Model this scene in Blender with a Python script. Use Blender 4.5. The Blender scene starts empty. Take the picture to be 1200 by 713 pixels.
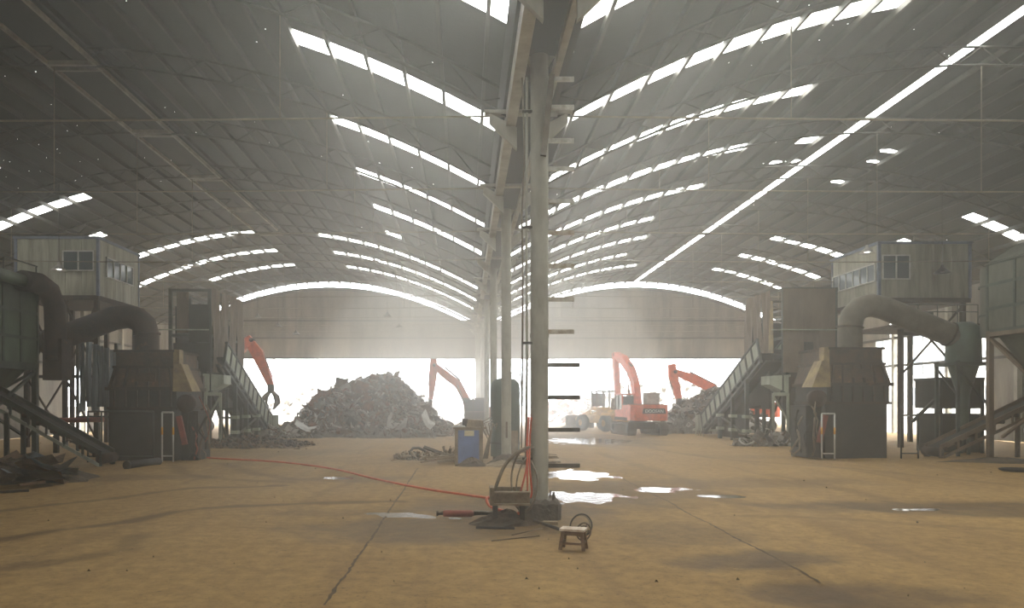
import bpy, math, random
import numpy as np
from mathutils import Vector, Matrix

random.seed(7)
scene = bpy.context.scene
COL = scene.collection
PI = math.pi

# ------------------------------------------------------------------ camera
F = 867.0                      # focal length in pixels of the 1200 px wide frame
VX, VY, EYE = 545.0, 470.0, 2.0
cd = bpy.data.cameras.new('camera')
cam = bpy.data.objects.new('camera', cd)
COL.objects.link(cam)
cam.location = (0, 0, EYE)
cam.rotation_euler = (PI / 2, 0, 0)
cd.sensor_width = 36.0
cd.lens = 36.0 * F / 1200.0
cd.shift_x = (600 - VX) / 1200.0
cd.shift_y = (VY - 356.5) / 1200.0
cd.clip_end = 800
scene.camera = cam

# ------------------------------------------------------------------ sky, daylight, exposure
world = bpy.data.worlds.new('overcast_sky')
scene.world = world
world.use_nodes = True
bg = world.node_tree.nodes['Background']
bg.inputs[0].default_value = (0.97, 0.99, 1.0, 1)
bg.inputs[1].default_value = 9.0
SKYLIGHT = 12.0
HAZE_DENSITY = 0.002
CENTRE_GLOW_DENSITY = 0.011
vs = scene.view_settings
vs.view_transform = 'Standard'
vs.look = 'None'
vs.exposure = 0.4
vs.gamma = 1.0
vs.use_curve_mapping = False
cy = scene.cycles
cy.use_denoising = True
cy.max_bounces = 6
cy.diffuse_bounces = 3
cy.glossy_bounces = 3
cy.transmission_bounces = 4
cy.volume_bounces = 1
cy.transparent_max_bounces = 6
cy.sample_clamp_indirect = 4.0
cy.use_light_tree = True


def WX(px, Y): return (px - VX) * Y / F          # lateral metres of a column of the picture at depth Y
def WZ(py, Y): return EYE + (VY - py) * Y / F    # height


# ------------------------------------------------------------------ mesh helpers
class MB:
    def __init__(s): s.v = []; s.f = []; s.sm = []

    def add(s, vs_, fs, smooth=False):
        o = len(s.v)
        s.v += [tuple(p) for p in vs_]
        s.f += [tuple(i + o for i in f) for f in fs]
        s.sm += [smooth] * len(fs)
        return s

    def box(s, x0, x1, y0, y1, z0, z1):
        v = [(x, y, z) for z in (z0, z1) for y in (y0, y1) for x in (x0, x1)]
        return s.add(v, [(0, 2, 3, 1), (4, 5, 7, 6), (0, 1, 5, 4), (2, 6, 7, 3), (0, 4, 6, 2), (1, 3, 7, 5)])

    def hexa(s, b, t):
        """b, t: four bottom and four top points (same winding)"""
        return s.add(list(b) + list(t), [(3, 2, 1, 0), (4, 5, 6, 7), (0, 1, 5, 4), (1, 2, 6, 5), (2, 3, 7, 6), (3, 0, 4, 7)])

    def bar(s, a, b, w, h=None, up=(0, 0, 1)):
        h = h or w
        a = Vector(a); b = Vector(b); d = (b - a)
        if d.length < 1e-6: return s
        d.normalize(); u = Vector(up)
        if abs(d.dot(u)) > .98: u = Vector((0, 1, 0))
        sx = d.cross(u).normalized(); sz = sx.cross(d)
        q = [(-w / 2, -h / 2), (w / 2, -h / 2), (w / 2, h / 2), (-w / 2, h / 2)]
        v = [a + sx * i + sz * j for i, j in q] + [b + sx * i + sz * j for i, j in q]
        return s.add(v, [(0, 1, 2, 3), (7, 6, 5, 4), (0, 4, 5, 1), (1, 5, 6, 2), (2, 6, 7, 3), (3, 7, 4, 0)])

    def tube(s, pts, r, n=10, cap=True, closed=False):
        pts = [Vector(p) for p in pts]; m = len(pts)
        rs = r if isinstance(r, (list, tuple)) else [r] * m
        u = None; v = []
        for i, p in enumerate(pts):
            if closed: d = pts[(i + 1) % m] - pts[i - 1]
            else: d = pts[min(i + 1, m - 1)] - pts[max(i - 1, 0)]
            if d.length < 1e-9: d = Vector((0, 0, 1))
            d.normalize()
            if u is None:
                u = d.orthogonal().normalized()
            else:
                u = (u - d * u.dot(d))
                u = u.normalized() if u.length > 1e-6 else d.orthogonal().normalized()
            w = d.cross(u)
            for k in range(n):
                a = 2 * PI * k / n
                v.append(p + (u * math.cos(a) + w * math.sin(a)) * rs[i])
        f = []
        for i in range(m if closed else m - 1):
            j = (i + 1) % m
            for k in range(n):
                k2 = (k + 1) % n
                f.append((i * n + k, i * n + k2, j * n + k2, j * n + k))
        s.add(v, f, True)
        if cap and not closed:
            o = len(s.v) - len(v)
            s.f.append(tuple(range(o + n - 1, o - 1, -1))); s.sm.append(False)
            s.f.append(tuple(range(o + (m - 1) * n, o + m * n))); s.sm.append(False)
        return s

    def lathe(s, prof, c=(0, 0, 0), n=16, axis='z'):
        v = []; f = []; m = len(prof)
        for r, z in prof:
            for k in range(n):
                a = 2 * PI * k / n
                p = (r * math.cos(a), r * math.sin(a), z)
                if axis == 'x': p = (p[2], p[0], p[1])
                if axis == 'y': p = (p[1], p[2], p[0])
                v.append((p[0] + c[0], p[1] + c[1], p[2] + c[2]))
        for i in range(m - 1):
            for k in range(n):
                k2 = (k + 1) % n
                f.append((i * n + k, i * n + k2, (i + 1) * n + k2, (i + 1) * n + k))
        return s.add(v, f, True)

    def prism(s, poly, d0, d1, plane='yz'):
        """polygon in a plane, extruded between d0 and d1 along the third axis"""
        def p3(a, b, d):
            return (d, a, b) if plane == 'yz' else (a, d, b) if plane == 'xz' else (a, b, d)
        n = len(poly)
        v = [p3(a, b, d0) for a, b in poly] + [p3(a, b, d1) for a, b in poly]
        f = [tuple(range(n)), tuple(range(2 * n - 1, n - 1, -1))]
        f += [(i, i + n, (i + 1) % n + n, (i + 1) % n) for i in range(n)]
        return s.add(v, f)

    def mesh(s, name, mat, fix=True):
        me = bpy.data.meshes.new(name)
        me.from_pydata(s.v, [], s.f)
        me.polygons.foreach_set('use_smooth', s.sm)
        if fix and len(s.f) < 60000:
            import bmesh
            bm = bmesh.new(); bm.from_mesh(me)
            bmesh.ops.recalc_face_normals(bm, faces=bm.faces)
            bm.to_mesh(me); bm.free()
        for m in (mat if isinstance(mat, (list, tuple)) else [mat]):
            me.materials.append(m)
        me.update()
        return me

    def build(s, name, mat, parent=None, **props):
        o = bpy.data.objects.new(name, s.mesh(name, mat))
        return link(o, parent, **props)


def link(o, parent=None, **props):
    COL.objects.link(o)
    if parent is not None: o.parent = parent
    for k, v in props.items(): o[k] = v
    return o


def shared(name, me, parent=None, loc=(0, 0, 0), rot=(0, 0, 0), scale=(1, 1, 1), **props):
    o = bpy.data.objects.new(name, me)
    o.location = loc; o.rotation_euler = rot; o.scale = scale
    return link(o, parent, **props)


def thing(name, label, cat, loc=(0, 0, 0), rotz=0, group=None):
    o = bpy.data.objects.new(name, None)
    o.location = loc; o.rotation_euler = (0, 0, rotz)
    o.empty_display_size = .2
    link(o, label=label, category=cat)
    if group: o['group'] = group
    return o


def structure(name, label=None, loc=(0, 0, 0)):
    o = bpy.data.objects.new(name, None)
    o.location = loc
    link(o, kind='structure')
    if label: o['label'] = label
    return o


def copy_tree(o, parent=None, **props):
    c = o.copy(); COL.objects.link(c)
    if parent is not None: c.parent = parent
    for k, v in props.items(): c[k] = v
    for ch in list(o.children): copy_tree(ch, c)
    return c


# ------------------------------------------------------------------ materials
def lin(c):
    return tuple((x / 255 / 12.92) if x / 255 <= .04045 else ((x / 255 + .055) / 1.055) ** 2.4 for x in c)


def material(name, c1, c2=None, scale=3.0, rough=.7, metal=0.0, bump=.0, bscale=None, streak=None, c3=None, contrast=.25,
             sep=.5, emit=0, alpha=1):
    """noise-mixed surface; colours given as sRGB 0-255"""
    m = bpy.data.materials.new(name)
    m.use_nodes = True
    nt = m.node_tree; N = nt.nodes; L = nt.links
    b = N['Principled BSDF']
    b.inputs['Roughness'].default_value = rough
    b.inputs['Metallic'].default_value = metal
    c1 = lin(c1)
    b.inputs['Base Color'].default_value = (*c1, 1)
    if c2 is not None:
        tc = N.new('ShaderNodeTexCoord')
        mp = N.new('ShaderNodeMapping')
        if streak: mp.inputs['Scale'].default_value = streak
        L.new(tc.outputs['Object'], mp.inputs[0])
        nz = N.new('ShaderNodeTexNoise')
        nz.inputs['Scale'].default_value = scale
        nz.inputs['Detail'].default_value = 6
        nz.inputs['Roughness'].default_value = .62
        L.new(mp.outputs[0], nz.inputs['Vector'])
        cr = N.new('ShaderNodeValToRGB')
        e = cr.color_ramp.elements
        e[0].position = max(0, sep - contrast / 2); e[0].color = (*c1, 1)
        e[1].position = min(1, sep + contrast / 2); e[1].color = (*lin(c2), 1)
        if c3 is not None:
            k = cr.color_ramp.elements.new(min(.98, sep + contrast / 2 + .08)); k.color = (*lin(c3), 1)
        L.new(nz.outputs['Fac'], cr.inputs[0])
        L.new(cr.outputs[0], b.inputs['Base Color'])
        if bump:
            n2 = N.new('ShaderNodeTexNoise')
            n2.inputs['Scale'].default_value = bscale or scale * 5
            n2.inputs['Detail'].default_value = 4
            L.new(tc.outputs['Object'], n2.inputs['Vector'])
            bp = N.new('ShaderNodeBump')
            bp.inputs['Strength'].default_value = bump
            bp.inputs['Distance'].default_value = .05
            L.new(n2.outputs['Fac'], bp.inputs['Height'])
            L.new(bp.outputs[0], b.inputs['Normal'])
    if emit:
        b.inputs['Emission Color'].default_value = (*c1, 1)
        b.inputs['Emission Strength'].default_value = emit
    return m


M = {}
M['roof'] = material('grimy_roof_sheet', (48, 47, 42), (33, 32, 29), .9, .75, .1, .15, 9, streak=(1, .25, 1))
M['truss'] = material('dusty_truss_steel', (74, 70, 62), (52, 49, 43), 2, .7, .2)
M['purlin'] = material('galvanised_purlin', (70, 67, 59), (48, 46, 40), 1.2, .6, .3, streak=(1, .2, 1))
M['endwall'] = material('weathered_end_wall_sheet', (138, 128, 114), (108, 100, 90), .7, .75, .1, .1, 6, streak=(1.5, 1, .3))
M['sidewall'] = material('weathered_side_sheet', (150, 144, 130), (110, 104, 94), .6, .75, .1, .1, 6, streak=(1, 1.5, .3))
M['column'] = material('pale_green_column_paint', (176, 174, 158), (146, 142, 126), 2.2, .6, 0, .1, streak=(1, 1, .4), c3=(124, 112, 92))
M['concrete'] = material('damp_concrete', (96, 88, 76), (70, 62, 52), 4, .85, 0, .5, 14)
M['rust'] = material('dark_rust', (62, 44, 32), (40, 33, 28), 2.2, .85, .2, .25, 10, c3=(86, 56, 34))
M['rust2'] = material('brown_rust_sheet', (112, 96, 78), (86, 72, 58), 1.4, .8, .15, .15, 8, streak=(1, 1, .35), c3=(128, 108, 84))
M['rusthood'] = material('rusted_hood_plate', (50, 43, 36), (84, 60, 38), 2.2, .8, .25, .25, 9, c3=(122, 84, 46), contrast=.3)
M['dark'] = material('sooty_steel', (34, 33, 31), (48, 45, 41), 2, .7, .3)
M['black'] = material('black_rubber', (22, 22, 22), (36, 34, 32), 4, .85)
M['greenbag'] = material('dirty_green_panel', (72, 90, 68), (50, 58, 46), 1.3, .6, .1, .1, 7, streak=(1, 1, .4))
M['greenframe'] = material('green_steel_frame', (60, 70, 60), (44, 50, 44), 2, .6, .2)
M['greygreen'] = material('grey_green_steel', (88, 90, 76), (62, 62, 52), 1.5, .6, .2, streak=(1, 1, .4))
M['ductgrey'] = material('dusty_brown_grey_duct', (106, 98, 82), (80, 74, 62), 1.8, .7, .15, .1, 8)
M['tie'] = material('tan_tie_rod', (132, 122, 100), (96, 88, 72), 1.5, .6, .1)
M['conveyor'] = material('conveyor_side_panel', (158, 164, 146), (116, 120, 106), 1.5, .6, .1, streak=(1, 1, .4))
M['frame'] = material('dark_green_frame', (58, 66, 60), (42, 46, 42), 2, .65, .2)
M['cabin'] = material('stained_cabin_sheet', (156, 154, 136), (122, 118, 100), 1.4, .6, .1, .05, 6, streak=(3, 3, .35), c3=(120, 104, 80))
M['cabintrim'] = material('blue_grey_trim', (92, 104, 122), (70, 78, 92), 2, .5)
M['white'] = material('white_paint', (200, 200, 194), (168, 166, 158), 2, .5)
M['galv'] = material('galvanised_sheet', (112, 124, 130), (78, 86, 90), 1.2, .5, .4, .1, 6, streak=(2, 2, .3))
M['orange'] = material('orange_machine_paint', (214, 92, 44), (180, 76, 40), 3, .5, 0, .05, 12)
M['yellow'] = material('faded_yellow_paint', (206, 160, 70), (160, 122, 60), 3, .55)
M['track'] = material('muddy_track', (66, 60, 54), (88, 76, 62), 4, .9, .1, .4, 16)
M['chrome'] = material('bright_rod', (190, 190, 190), None, rough=.25, metal=.9)
M['tank'] = material('dark_green_tank', (74, 92, 80), (58, 70, 62), 1.5, .55, .1, streak=(1, 1, .5))
M['blue'] = material('faded_blue_panel', (96, 122, 176), (82, 102, 150), 2, .6)
M['tan'] = material('dusty_tan', (150, 132, 104), (118, 100, 76), 3, .85, 0, .3)
M['wood'] = material('worn_wood', (126, 98, 72), (92, 68, 48), 5, .75, 0, .2, 20, streak=(1, 1, 4))
M['woodtop'] = material('worn_pale_wood', (224, 214, 200), (176, 150, 124), 8, .7, 0, .2, 20)
M['redhose'] = material('orange_red_hose', (206, 88, 50), (184, 70, 40), 4, .55)
M['hose'] = material('dusty_grey_hose', (128, 116, 96), (100, 88, 70), 6, .7)
M['redsteel'] = material('red_oxide', (140, 62, 46), (110, 52, 40), 3, .7)
M['tin'] = material('light_scrap', (176, 172, 164), (140, 134, 126), 3, .5, .3)
M['dirt'] = material('dark_spoil', (84, 70, 54), (58, 50, 40), 5, .95, 0, .6, 16)
M['label'] = material('pale_label', (226, 216, 180), (206, 196, 160), 6, .7)
M['marker'] = material('yellow_marker', (216, 160, 40), None, rough=.6)


def glass(name, col=(110, 128, 134)):
    m = material(name, col, None, rough=.12)
    b = m.node_tree.nodes['Principled BSDF']
    b.inputs['Metallic'].default_value = .0
    b.inputs['Specular IOR Level'].default_value = .9
    return m


M['glass'] = glass('grimy_window_glass', (70, 80, 84))

m = bpy.data.materials.new('daylit_skylight_sheet')
m.use_nodes = True
nt = m.node_tree
for n in list(nt.nodes): nt.nodes.remove(n)
out = nt.nodes.new('ShaderNodeOutputMaterial')
em = nt.nodes.new('ShaderNodeEmission')
em.inputs[0].default_value = (.99, 1, .94, 1)
em.inputs[1].default_value = SKYLIGHT
nt.links.new(em.outputs[0], out.inputs[0])
M['skylight'] = m

m = bpy.data.materials.new('lamp_bulb')
m.use_nodes = True
b = m.node_tree.nodes['Principled BSDF']
b.inputs['Emission Color'].default_value = (1, .97, .9, 1)
b.inputs['Emission Strength'].default_value = 14
M['bulb'] = m
# ================================================================== the hall
XL, XR, YB, YE = -24.0, 26.9, -13.0, 62.0
HALF, CROWN, RISE, CELL = 12.6, 11.94, 3.64, .9
BAYS = {'left': -11.3, 'right': 14.2}
EAVE = CROWN - RISE


def roof_z(c, x): return CROWN - RISE * ((x - c) / HALF) ** 2


# ---- skylight strips: depth -> ranges across each bay
S = [12.6 + 5.15 * k for k in range(9)]
LITE = {'left': {}, 'right': {}}
for k, y in enumerate(S):
    l = [(-4.4, .9)] if k < 5 else []
    if k == 3: l += [(-21.4, -17.6)]
    if k == 4: l += [(-21.8, -17.1)]
    if k == 5: l += [(-19.4, -18.4), (-4.2, -3.6)]
    if k == 6: l += [(-19.4, -11.9), (-8.8, .9)]
    if k == 7: l += [(-21.7, -12), (-8.9, .9)]
    if k == 8: l += [(-18.2, -12), (-9, .9)]
    r = [(1.8, 5.9), (6.4, 10.4)] if k < 5 else [(1.8, 9.9)]
    if k == 3: r += [(12.3, 14.0)]
    if k == 4: r += [(22, 26.3)]
    if k == 5: r += [(22, 23)]
    if k == 6: r += [(9.9, 10.6), (18, 23)]
    if k == 7: r += [(9.9, 10.6), (18, 23.6)]
    if k == 8: r += [(9.9, 12.4), (18, 23)]
    LITE['left'][y] = l; LITE['right'][y] = r
for y in (7.45, 2.3):  # strips out of view, added to light the near floor
    LITE['left'][y] = [(-4.4, .9)]
    LITE['right'][y] = [(1.8, 5.9), (6.4, 10.4)]

rnd = random.Random(3)
for side, c in BAYS.items():
    root = structure('ceiling', 'arched grimy sheet-metal roof over the %s bay of the hall' % side)
    root.name = 'ceiling_' + side
    xs = [c + CELL * i for i in range(-14, 15)]
    ys = sorted([YB, YE - .15] + [y + d for y in LITE[side] for d in (-.375, .375)])
    sheet = MB()
    pane_cache = {}
    for j in range(len(ys) - 1):
        ym = (ys[j] + ys[j + 1]) / 2
        strip = next((y for y in LITE[side] if abs(ym - y) < .05), None)
        for i in range(28):
            xm = (xs[i] + xs[i + 1]) / 2
            lit = strip is not None and any(a < xm < b for a, b in LITE[side][strip])
            z0, z1 = roof_z(c, xs[i]), roof_z(c, xs[i + 1])
            if side == 'right' and i in (13, 14):
                # the ridge stays open: a slot of daylight along the crown
                if i == 13:
                    xa, xb = xs[i], c - .16
                else:
                    xa, xb = c + .16, xs[i + 1]
                sheet.add([(xa, ys[j], roof_z(c, xa)), (xb, ys[j], roof_z(c, xb)), (xb, ys[j + 1], roof_z(c, xb)), (xa, ys[j + 1], roof_z(c, xa))], [(0, 1, 2, 3)])
                continue
            quad = [(xs[i], ys[j], z0), (xs[i + 1], ys[j], z1), (xs[i + 1], ys[j + 1], z1), (xs[i], ys[j + 1], z0)]
            if lit:
                if i not in pane_cache:
                    x0, x1 = xs[i] + .03, xs[i + 1] - .03
                    za, zb = roof_z(c, x0), roof_z(c, x1)
                    pb = MB().hexa([(x0, -.37, za), (x1, -.37, zb), (x1, .37, zb), (x0, .37, za)],
                                   [(x0, -.37, za + .02), (x1, -.37, zb + .02), (x1, .37, zb + .02), (x0, .37, za + .02)])
                    pane_cache[i] = pb.mesh('skylight_pane', M['skylight'])
                shared('skylight_pane', pane_cache[i], root, (0, strip, 0))
            else:
                sheet.add(quad, [(0, 1, 2, 3)])
    sheet.build('roof_sheet', M['roof'], root)
    if side == 'right':
        # daylight seen through the open ridge, one piece per truss bay
        for k in range(-4, 8):
            y0 = 15.2 + 5.15 * k
            a = MB().box(c - .16, c + .16, y0 + .12, min(y0 + 5.03, 56), CROWN + .01, CROWN + .03)
            a.build('ridge_light', M['skylight'], root)
    # purlins
    pm = MB().box(-.035, .035, YB, YE - .3, -.17, -.01).mesh('purlin', M['purlin'])
    for i in range(29):
        if side == 'right' and i == 14:
            continue
        shared('purlin', pm, root, (xs[i], 0, roof_z(c, xs[i])))
    # pin holes: rusted-through nail holes that let the sky show
    ph = MB()
    for k in range(90):
        x = c + rnd.uniform(-11.5, 11.5)
        y = rnd.choice([rnd.uniform(14, 40), rnd.gauss(22 if side == 'left' else 17, 3)])
        if rnd.random() < .35 and side == 'left': x, y = -16 + rnd.gauss(0, 1.5), 27 + rnd.gauss(0, 2)
        r = rnd.uniform(.007, .016) * (1.6 if rnd.random() < .1 else 1)
        z = roof_z(c, x) - .006
        sl = -2 * RISE * (x - c) / HALF ** 2
        ph.add([(x + r * math.cos(a), y + r * math.sin(a), z + sl * r * math.cos(a)) for a in [PI / 3 * q for q in range(6)]], [tuple(range(6))])
    ph.build('pinhole_daylight', M['skylight'], root, kind='stuff')
    if side == 'right':
        for (x, y, s_) in ((16.6, 29.0, .42), (16.7, 30.2, .3), (16.7, 33.0, .42), (12.7, 30.6, .4), (13.5, 30.6, .36)):
            hb = MB(); n = 11
            pts = []
            for q in range(n):
                a = 2 * PI * q / n; r = s_ * rnd.uniform(.55, 1.1)
                xx = x + r * 1.2 * math.cos(a)
                pts.append((xx, y + r * .55 * math.sin(a), roof_z(c, xx) - .02))
            hb.add(pts, [tuple(range(n))])
            hb.build('broken_roof_hole', M['skylight'], root)

# ---- lattice arch trusses
TY = [15.2 + 5.15 * k for k in range(-5, 10)]
for side, c in BAYS.items():
    top, bot, web = MB(), MB(), MB()
    n = 36
    def chord(off, k):
        x = c - 12.3 + 24.6 * k / n
        return (x, 0, roof_z(c, x) - .2 - off)
    top.tube([chord(0, k) for k in range(n + 1)], .035, 6)
    bot.tube([chord(.5, k) for k in range(n + 1)], .035, 6)
    for k in range(n):
        a, b_ = chord(0, k), chord(.5, k + 1)
        if k % 2: a, b_ = chord(.5, k), chord(0, k + 1)
        web.tube([a, b_], .018, 4, cap=False)
    mt, mb_, mw = top.mesh('top_chord', M['truss']), bot.mesh('bottom_chord', M['truss']), web.mesh('web', M['truss'])
    tie = MB().tube([(c - 12.3 + 24.6 * k / 12, 0, EYE + 5.85 - .1 * math.sin(PI * k / 12)) for k in range(13)], .022, 5).mesh('tie_rod', M['tie'])
    hang = MB()
    for fx in (-7.5, 0, 7.5):
        hang.tube([(c + fx, 0, EYE + 5.78), (c + fx, 0, roof_z(c, c + fx) - .7)], .014, 5)
    mh = hang.mesh('tie_hanger', M['tie'])
    for y in TY:
        t = structure('roof_truss', None, (0, y, 0))
        shared('top_chord', mt, t); shared('bottom_chord', mb_, t)
        shared('web', mw, t, kind='stuff')
        if y > 9:
            shared('tie_rod', tie, t); shared('tie_hanger', mh, t)

# ---- closed ridge frame over the left bay
rf = structure('trim_1')
M['ridge'] = material('pale_ridge_rail', (150, 142, 124), (110, 102, 88), 2, .6, .1)
for x in (-11.45, -10.15):
    MB().box(x - .035, x + .035, YB, 40, 11.2, 11.32).build('ridge_rail', M['ridge'], rf)
for y in TY:
    if y < 41:
        MB().box(-11.45, -10.15, y - .12, y - .02, 11.2, 11.32).build('ridge_cross_bar', M['ridge'], rf)
        MB().box(-11.45, -10.15, y + .25, y + .32, 11.2, 11.3).build('ridge_cross_bar', M['ridge'], rf)
MB().box(-11.2, -10.4, YB, 40, 11.62, 11.66).build('ridge_cover', M['roof'], rf)

# ---- valley gutter and its haunches
gt = structure('trim_2')
MB().prism([(.75, 8.28), (.82, 8.05), (1.82, 8.05), (1.89, 8.28), (1.95, 8.3), (1.86, 7.98), (.78, 7.98), (.69, 8.3)], YB, YE, 'xz').build('valley_gutter', M['purlin'], gt)
MB().box(.84, 1.04, YB, YE, 7.62, 7.98).build('gutter_beam', M['column'], gt)
MB().box(1.56, 1.68, YB, YE, 7.8, 7.98).build('pipe_rail', M['column'], gt)
for y in TY:
    hb = MB()
    hb.prism([(.5, 7.7), (1.06, 7.15), (1.06, 7.6), (.5, 7.9)], y - .06, y + .06, 'xz')
    hb.prism([(1.52, 7.15), (2.1, 7.7), (2.1, 7.9), (1.52, 7.6)], y - .06, y + .06, 'xz')
    hb.box(.4, 2.2, y - .1, y + .1, 7.88, 7.95)
    hb.build('haunch', M['column'], gt)

# ---- walls
def wall_panels(root, axis, pos, u0, u1, step, bands, mat, topf=None, skip=None, th=.05):
    """standing sheets; each sheet a mesh of its own"""
    n = int(round((u1 - u0) / step))
    rr = random.Random(5)
    for k in range(n):
        a, b_ = u0 + k * step, u0 + (k + 1) * step
        for q, (z0, z1) in enumerate(bands):
            if skip and skip((a + b_) / 2, (z0 + z1) / 2): continue
            off = rr.uniform(-.012, .012) + .03 * (q % 2)
            za = zb = z1
            if topf and q == len(bands) - 1: za, zb = topf(a), topf(b_)
            if min(za, zb) < z0 + .05: continue
            mbx = MB()
            g = -.012
            if axis == 'x':
                mbx.hexa([(a + g, pos + off, z0), (b_ - g, pos + off, z0), (b_ - g, pos + off + th, z0), (a + g, pos + off + th, z0)],
                         [(a + g, pos + off, za), (b_ - g, pos + off, zb), (b_ - g, pos + off + th, zb), (a + g, pos + off + th, za)])
            else:
                mbx.hexa([(pos + off, a + g, z0), (pos + off + th, a + g, z0), (pos + off + th, b_ - g, z0), (pos + off, b_ - g, z0)],
                         [(pos + off, a + g, za), (pos + off + th, a + g, za), (pos + off + th, b_ - g, zb), (pos + off, b_ - g, zb)])
            mbx.build('wall_sheet', mat, root)


def end_top(x):
    c = BAYS['left'] if x < 1.45 else BAYS['right']
    return roof_z(c, max(min(x, c + 12.9), c - 12.9)) - .42


wf = structure('wall_far', 'weathered sheet-metal gable wall hanging above the open far end')
wall_panels(wf, 'x', YE, XL, XR, 50.9 / 26, [(5.62, 7.25), (7.2, 8.7), (8.65, 12)], M['endwall'], end_top)
for z in (7.25, 8.7):
    MB().box(XL, XR, YE - .12, YE - .02, z - .05, z + .05).build('girt', M['purlin'], wf)
MB().box(XL, XR, YE - .16, YE + .1, 5.5, 5.64).build('bottom_beam', M['purlin'], wf)
MB().box(.85, 1.7, YE - .7, YE - .1, 0, 8.0).build('end_column', M['column'], wf)
for x in (XL + .2, XR - .2):
    MB().box(x - .2, x + .2, YE - .4, YE, 0, 8.2).build('end_column', M['column'], wf)
for side, c in BAYS.items():   # daylight at the gable top shows through this gap; a rib follows it
    MB().tube([(c - 12.3 + 24.6 * k / 36, YE - .25, roof_z(c, c - 12.3 + 24.6 * k / 36) - .5) for k in range(37)], .05, 6).build('gable_rib', M['truss'], wf)

wl = structure('wall_left', 'weathered sheet wall with daylight gaps along the hall side')
wall_panels(wl, 'y', XL, YB, YE, 1.5, [(0, 4.2), (4.15, 8.4)], M['sidewall'],
            skip=lambda u, z: (z < 4 and (43.5 < u < 46.4 or u > 52)))
wr = structure('wall_right', 'weathered sheet wall with an open loading side')
wall_panels(wr, 'y', XR, YB, YE, 1.5, [(0, 6.0), (5.95, 8.4)], M['sidewall'],
            skip=lambda u, z: (z < 5 and 38 < u < 49) or (z < 5 and u > 56) or (z > 5 and (46 < u < 47 or 42 < u < 43)))
for root, x in ((wl, XL + .2), (wr, XR - .15)):
    for y in TY[3:]:
        MB().box(x - .12, x + .12, y - .12, y + .12, 0, 8.2).build('wall_post', M['column'], root)
    for z in (4.18, 5.9):
        MB().box(x - .08, x + .02, YB, YE, z - .07, z + .07).build('girt', M['purlin'], root)
wb = structure('wall_back', 'sheet wall closing the hall behind the viewer')
wall_panels(wb, 'x', YB, XL, XR, 50.9 / 17, [(-.1, 4.2), (4.15, 8.4), (8.35, 12)], M['endwall'], end_top)

# ---- haze
hz = bpy.data.materials.new('dusty_haze')
hz.use_nodes = True
nt = hz.node_tree
for n in list(nt.nodes): nt.nodes.remove(n)
o_ = nt.nodes.new('ShaderNodeOutputMaterial')
v_ = nt.nodes.new('ShaderNodeVolumeScatter')
v_.inputs['Color'].default_value = (.97, .96, .91, 1)
v_.inputs['Density'].default_value = HAZE_DENSITY
v_.inputs['Anisotropy'].default_value = .7
nt.links.new(v_.outputs[0], o_.inputs['Volume'])
MB().box(XL + .3, XR - .3, YB + .3, YE - .8, -.4, 14).build('haze', hz, None, kind='stuff', label='thin dusty haze filling the hall', category='haze')

# denser haze volume, added and shaped for the glow along the middle row
hp_ = hz.copy(); hp_.name = 'added_centre_haze'
next(n for n in hp_.node_tree.nodes if n.type == 'VOLUME_SCATTER').inputs['Density'].default_value = CENTRE_GLOW_DENSITY
n = 32
pl_ = MB(); v = []
for y in (YB + .4, YE - .9):
    for k in range(n):
        a = 2 * PI * k / n
        v.append((.8 + 6 * math.cos(a), y, 4 + 9.5 * math.sin(a)))
pl_.add(v, [(k, (k + 1) % n, n + (k + 1) % n, n + k) for k in range(n)] + [tuple(range(n)), tuple(range(2 * n - 1, n - 1, -1))])
pl_.build('centre_glow_haze', hp_, None, kind='stuff', label='denser haze volume added for the glow along the middle column row', category='haze')
hf_ = hz.copy(); hf_.name = 'added_far_haze'  # second haze volume, added to brighten the air towards the far wall
next(n_ for n_ in hf_.node_tree.nodes if n_.type == 'VOLUME_SCATTER').inputs['Density'].default_value = .012
fa = MB(); v = []
rings = [(33, .0), (38, 6), (44, 10), (52, 13), (YE - .95, 14)]
for y, r in rings:
    for k in range(n):
        a = 2 * PI * k / n
        v.append((1.5 + r * math.cos(a), y, 3 + r * .75 * math.sin(a)))
fa.add(v, [(j * n + k, j * n + (k + 1) % n, (j + 1) * n + (k + 1) % n, (j + 1) * n + k) for j in range(4) for k in range(n)] + [tuple(range(5 * n - 1, 4 * n - 1, -1))])
fa.build('far_glow_haze', hf_, None, kind='stuff', label='denser haze volume added to brighten the open far end', category='haze')
# ---- floor
def axis_lines(a, b, near, fine, grow):
    l = [a]
    while l[-1] < b:
        d = max(fine, abs(l[-1] - near) * grow)
        l.append(l[-1] + d)
    return l


def seg_dist(X, Y, a, b):
    ax, ay = a; bx, by = b
    dx, dy = bx - ax, by - ay
    t = np.clip(((X - ax) * dx + (Y - ay) * dy) / (dx * dx + dy * dy + 1e-9), 0, 1)
    return np.hypot(X - ax - t * dx, Y - ay - t * dy)


def ground(px, py):       # picture position -> floor position
    Y = EYE * F / (py - VY)
    return ((px - VX) * Y / F, Y)


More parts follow.
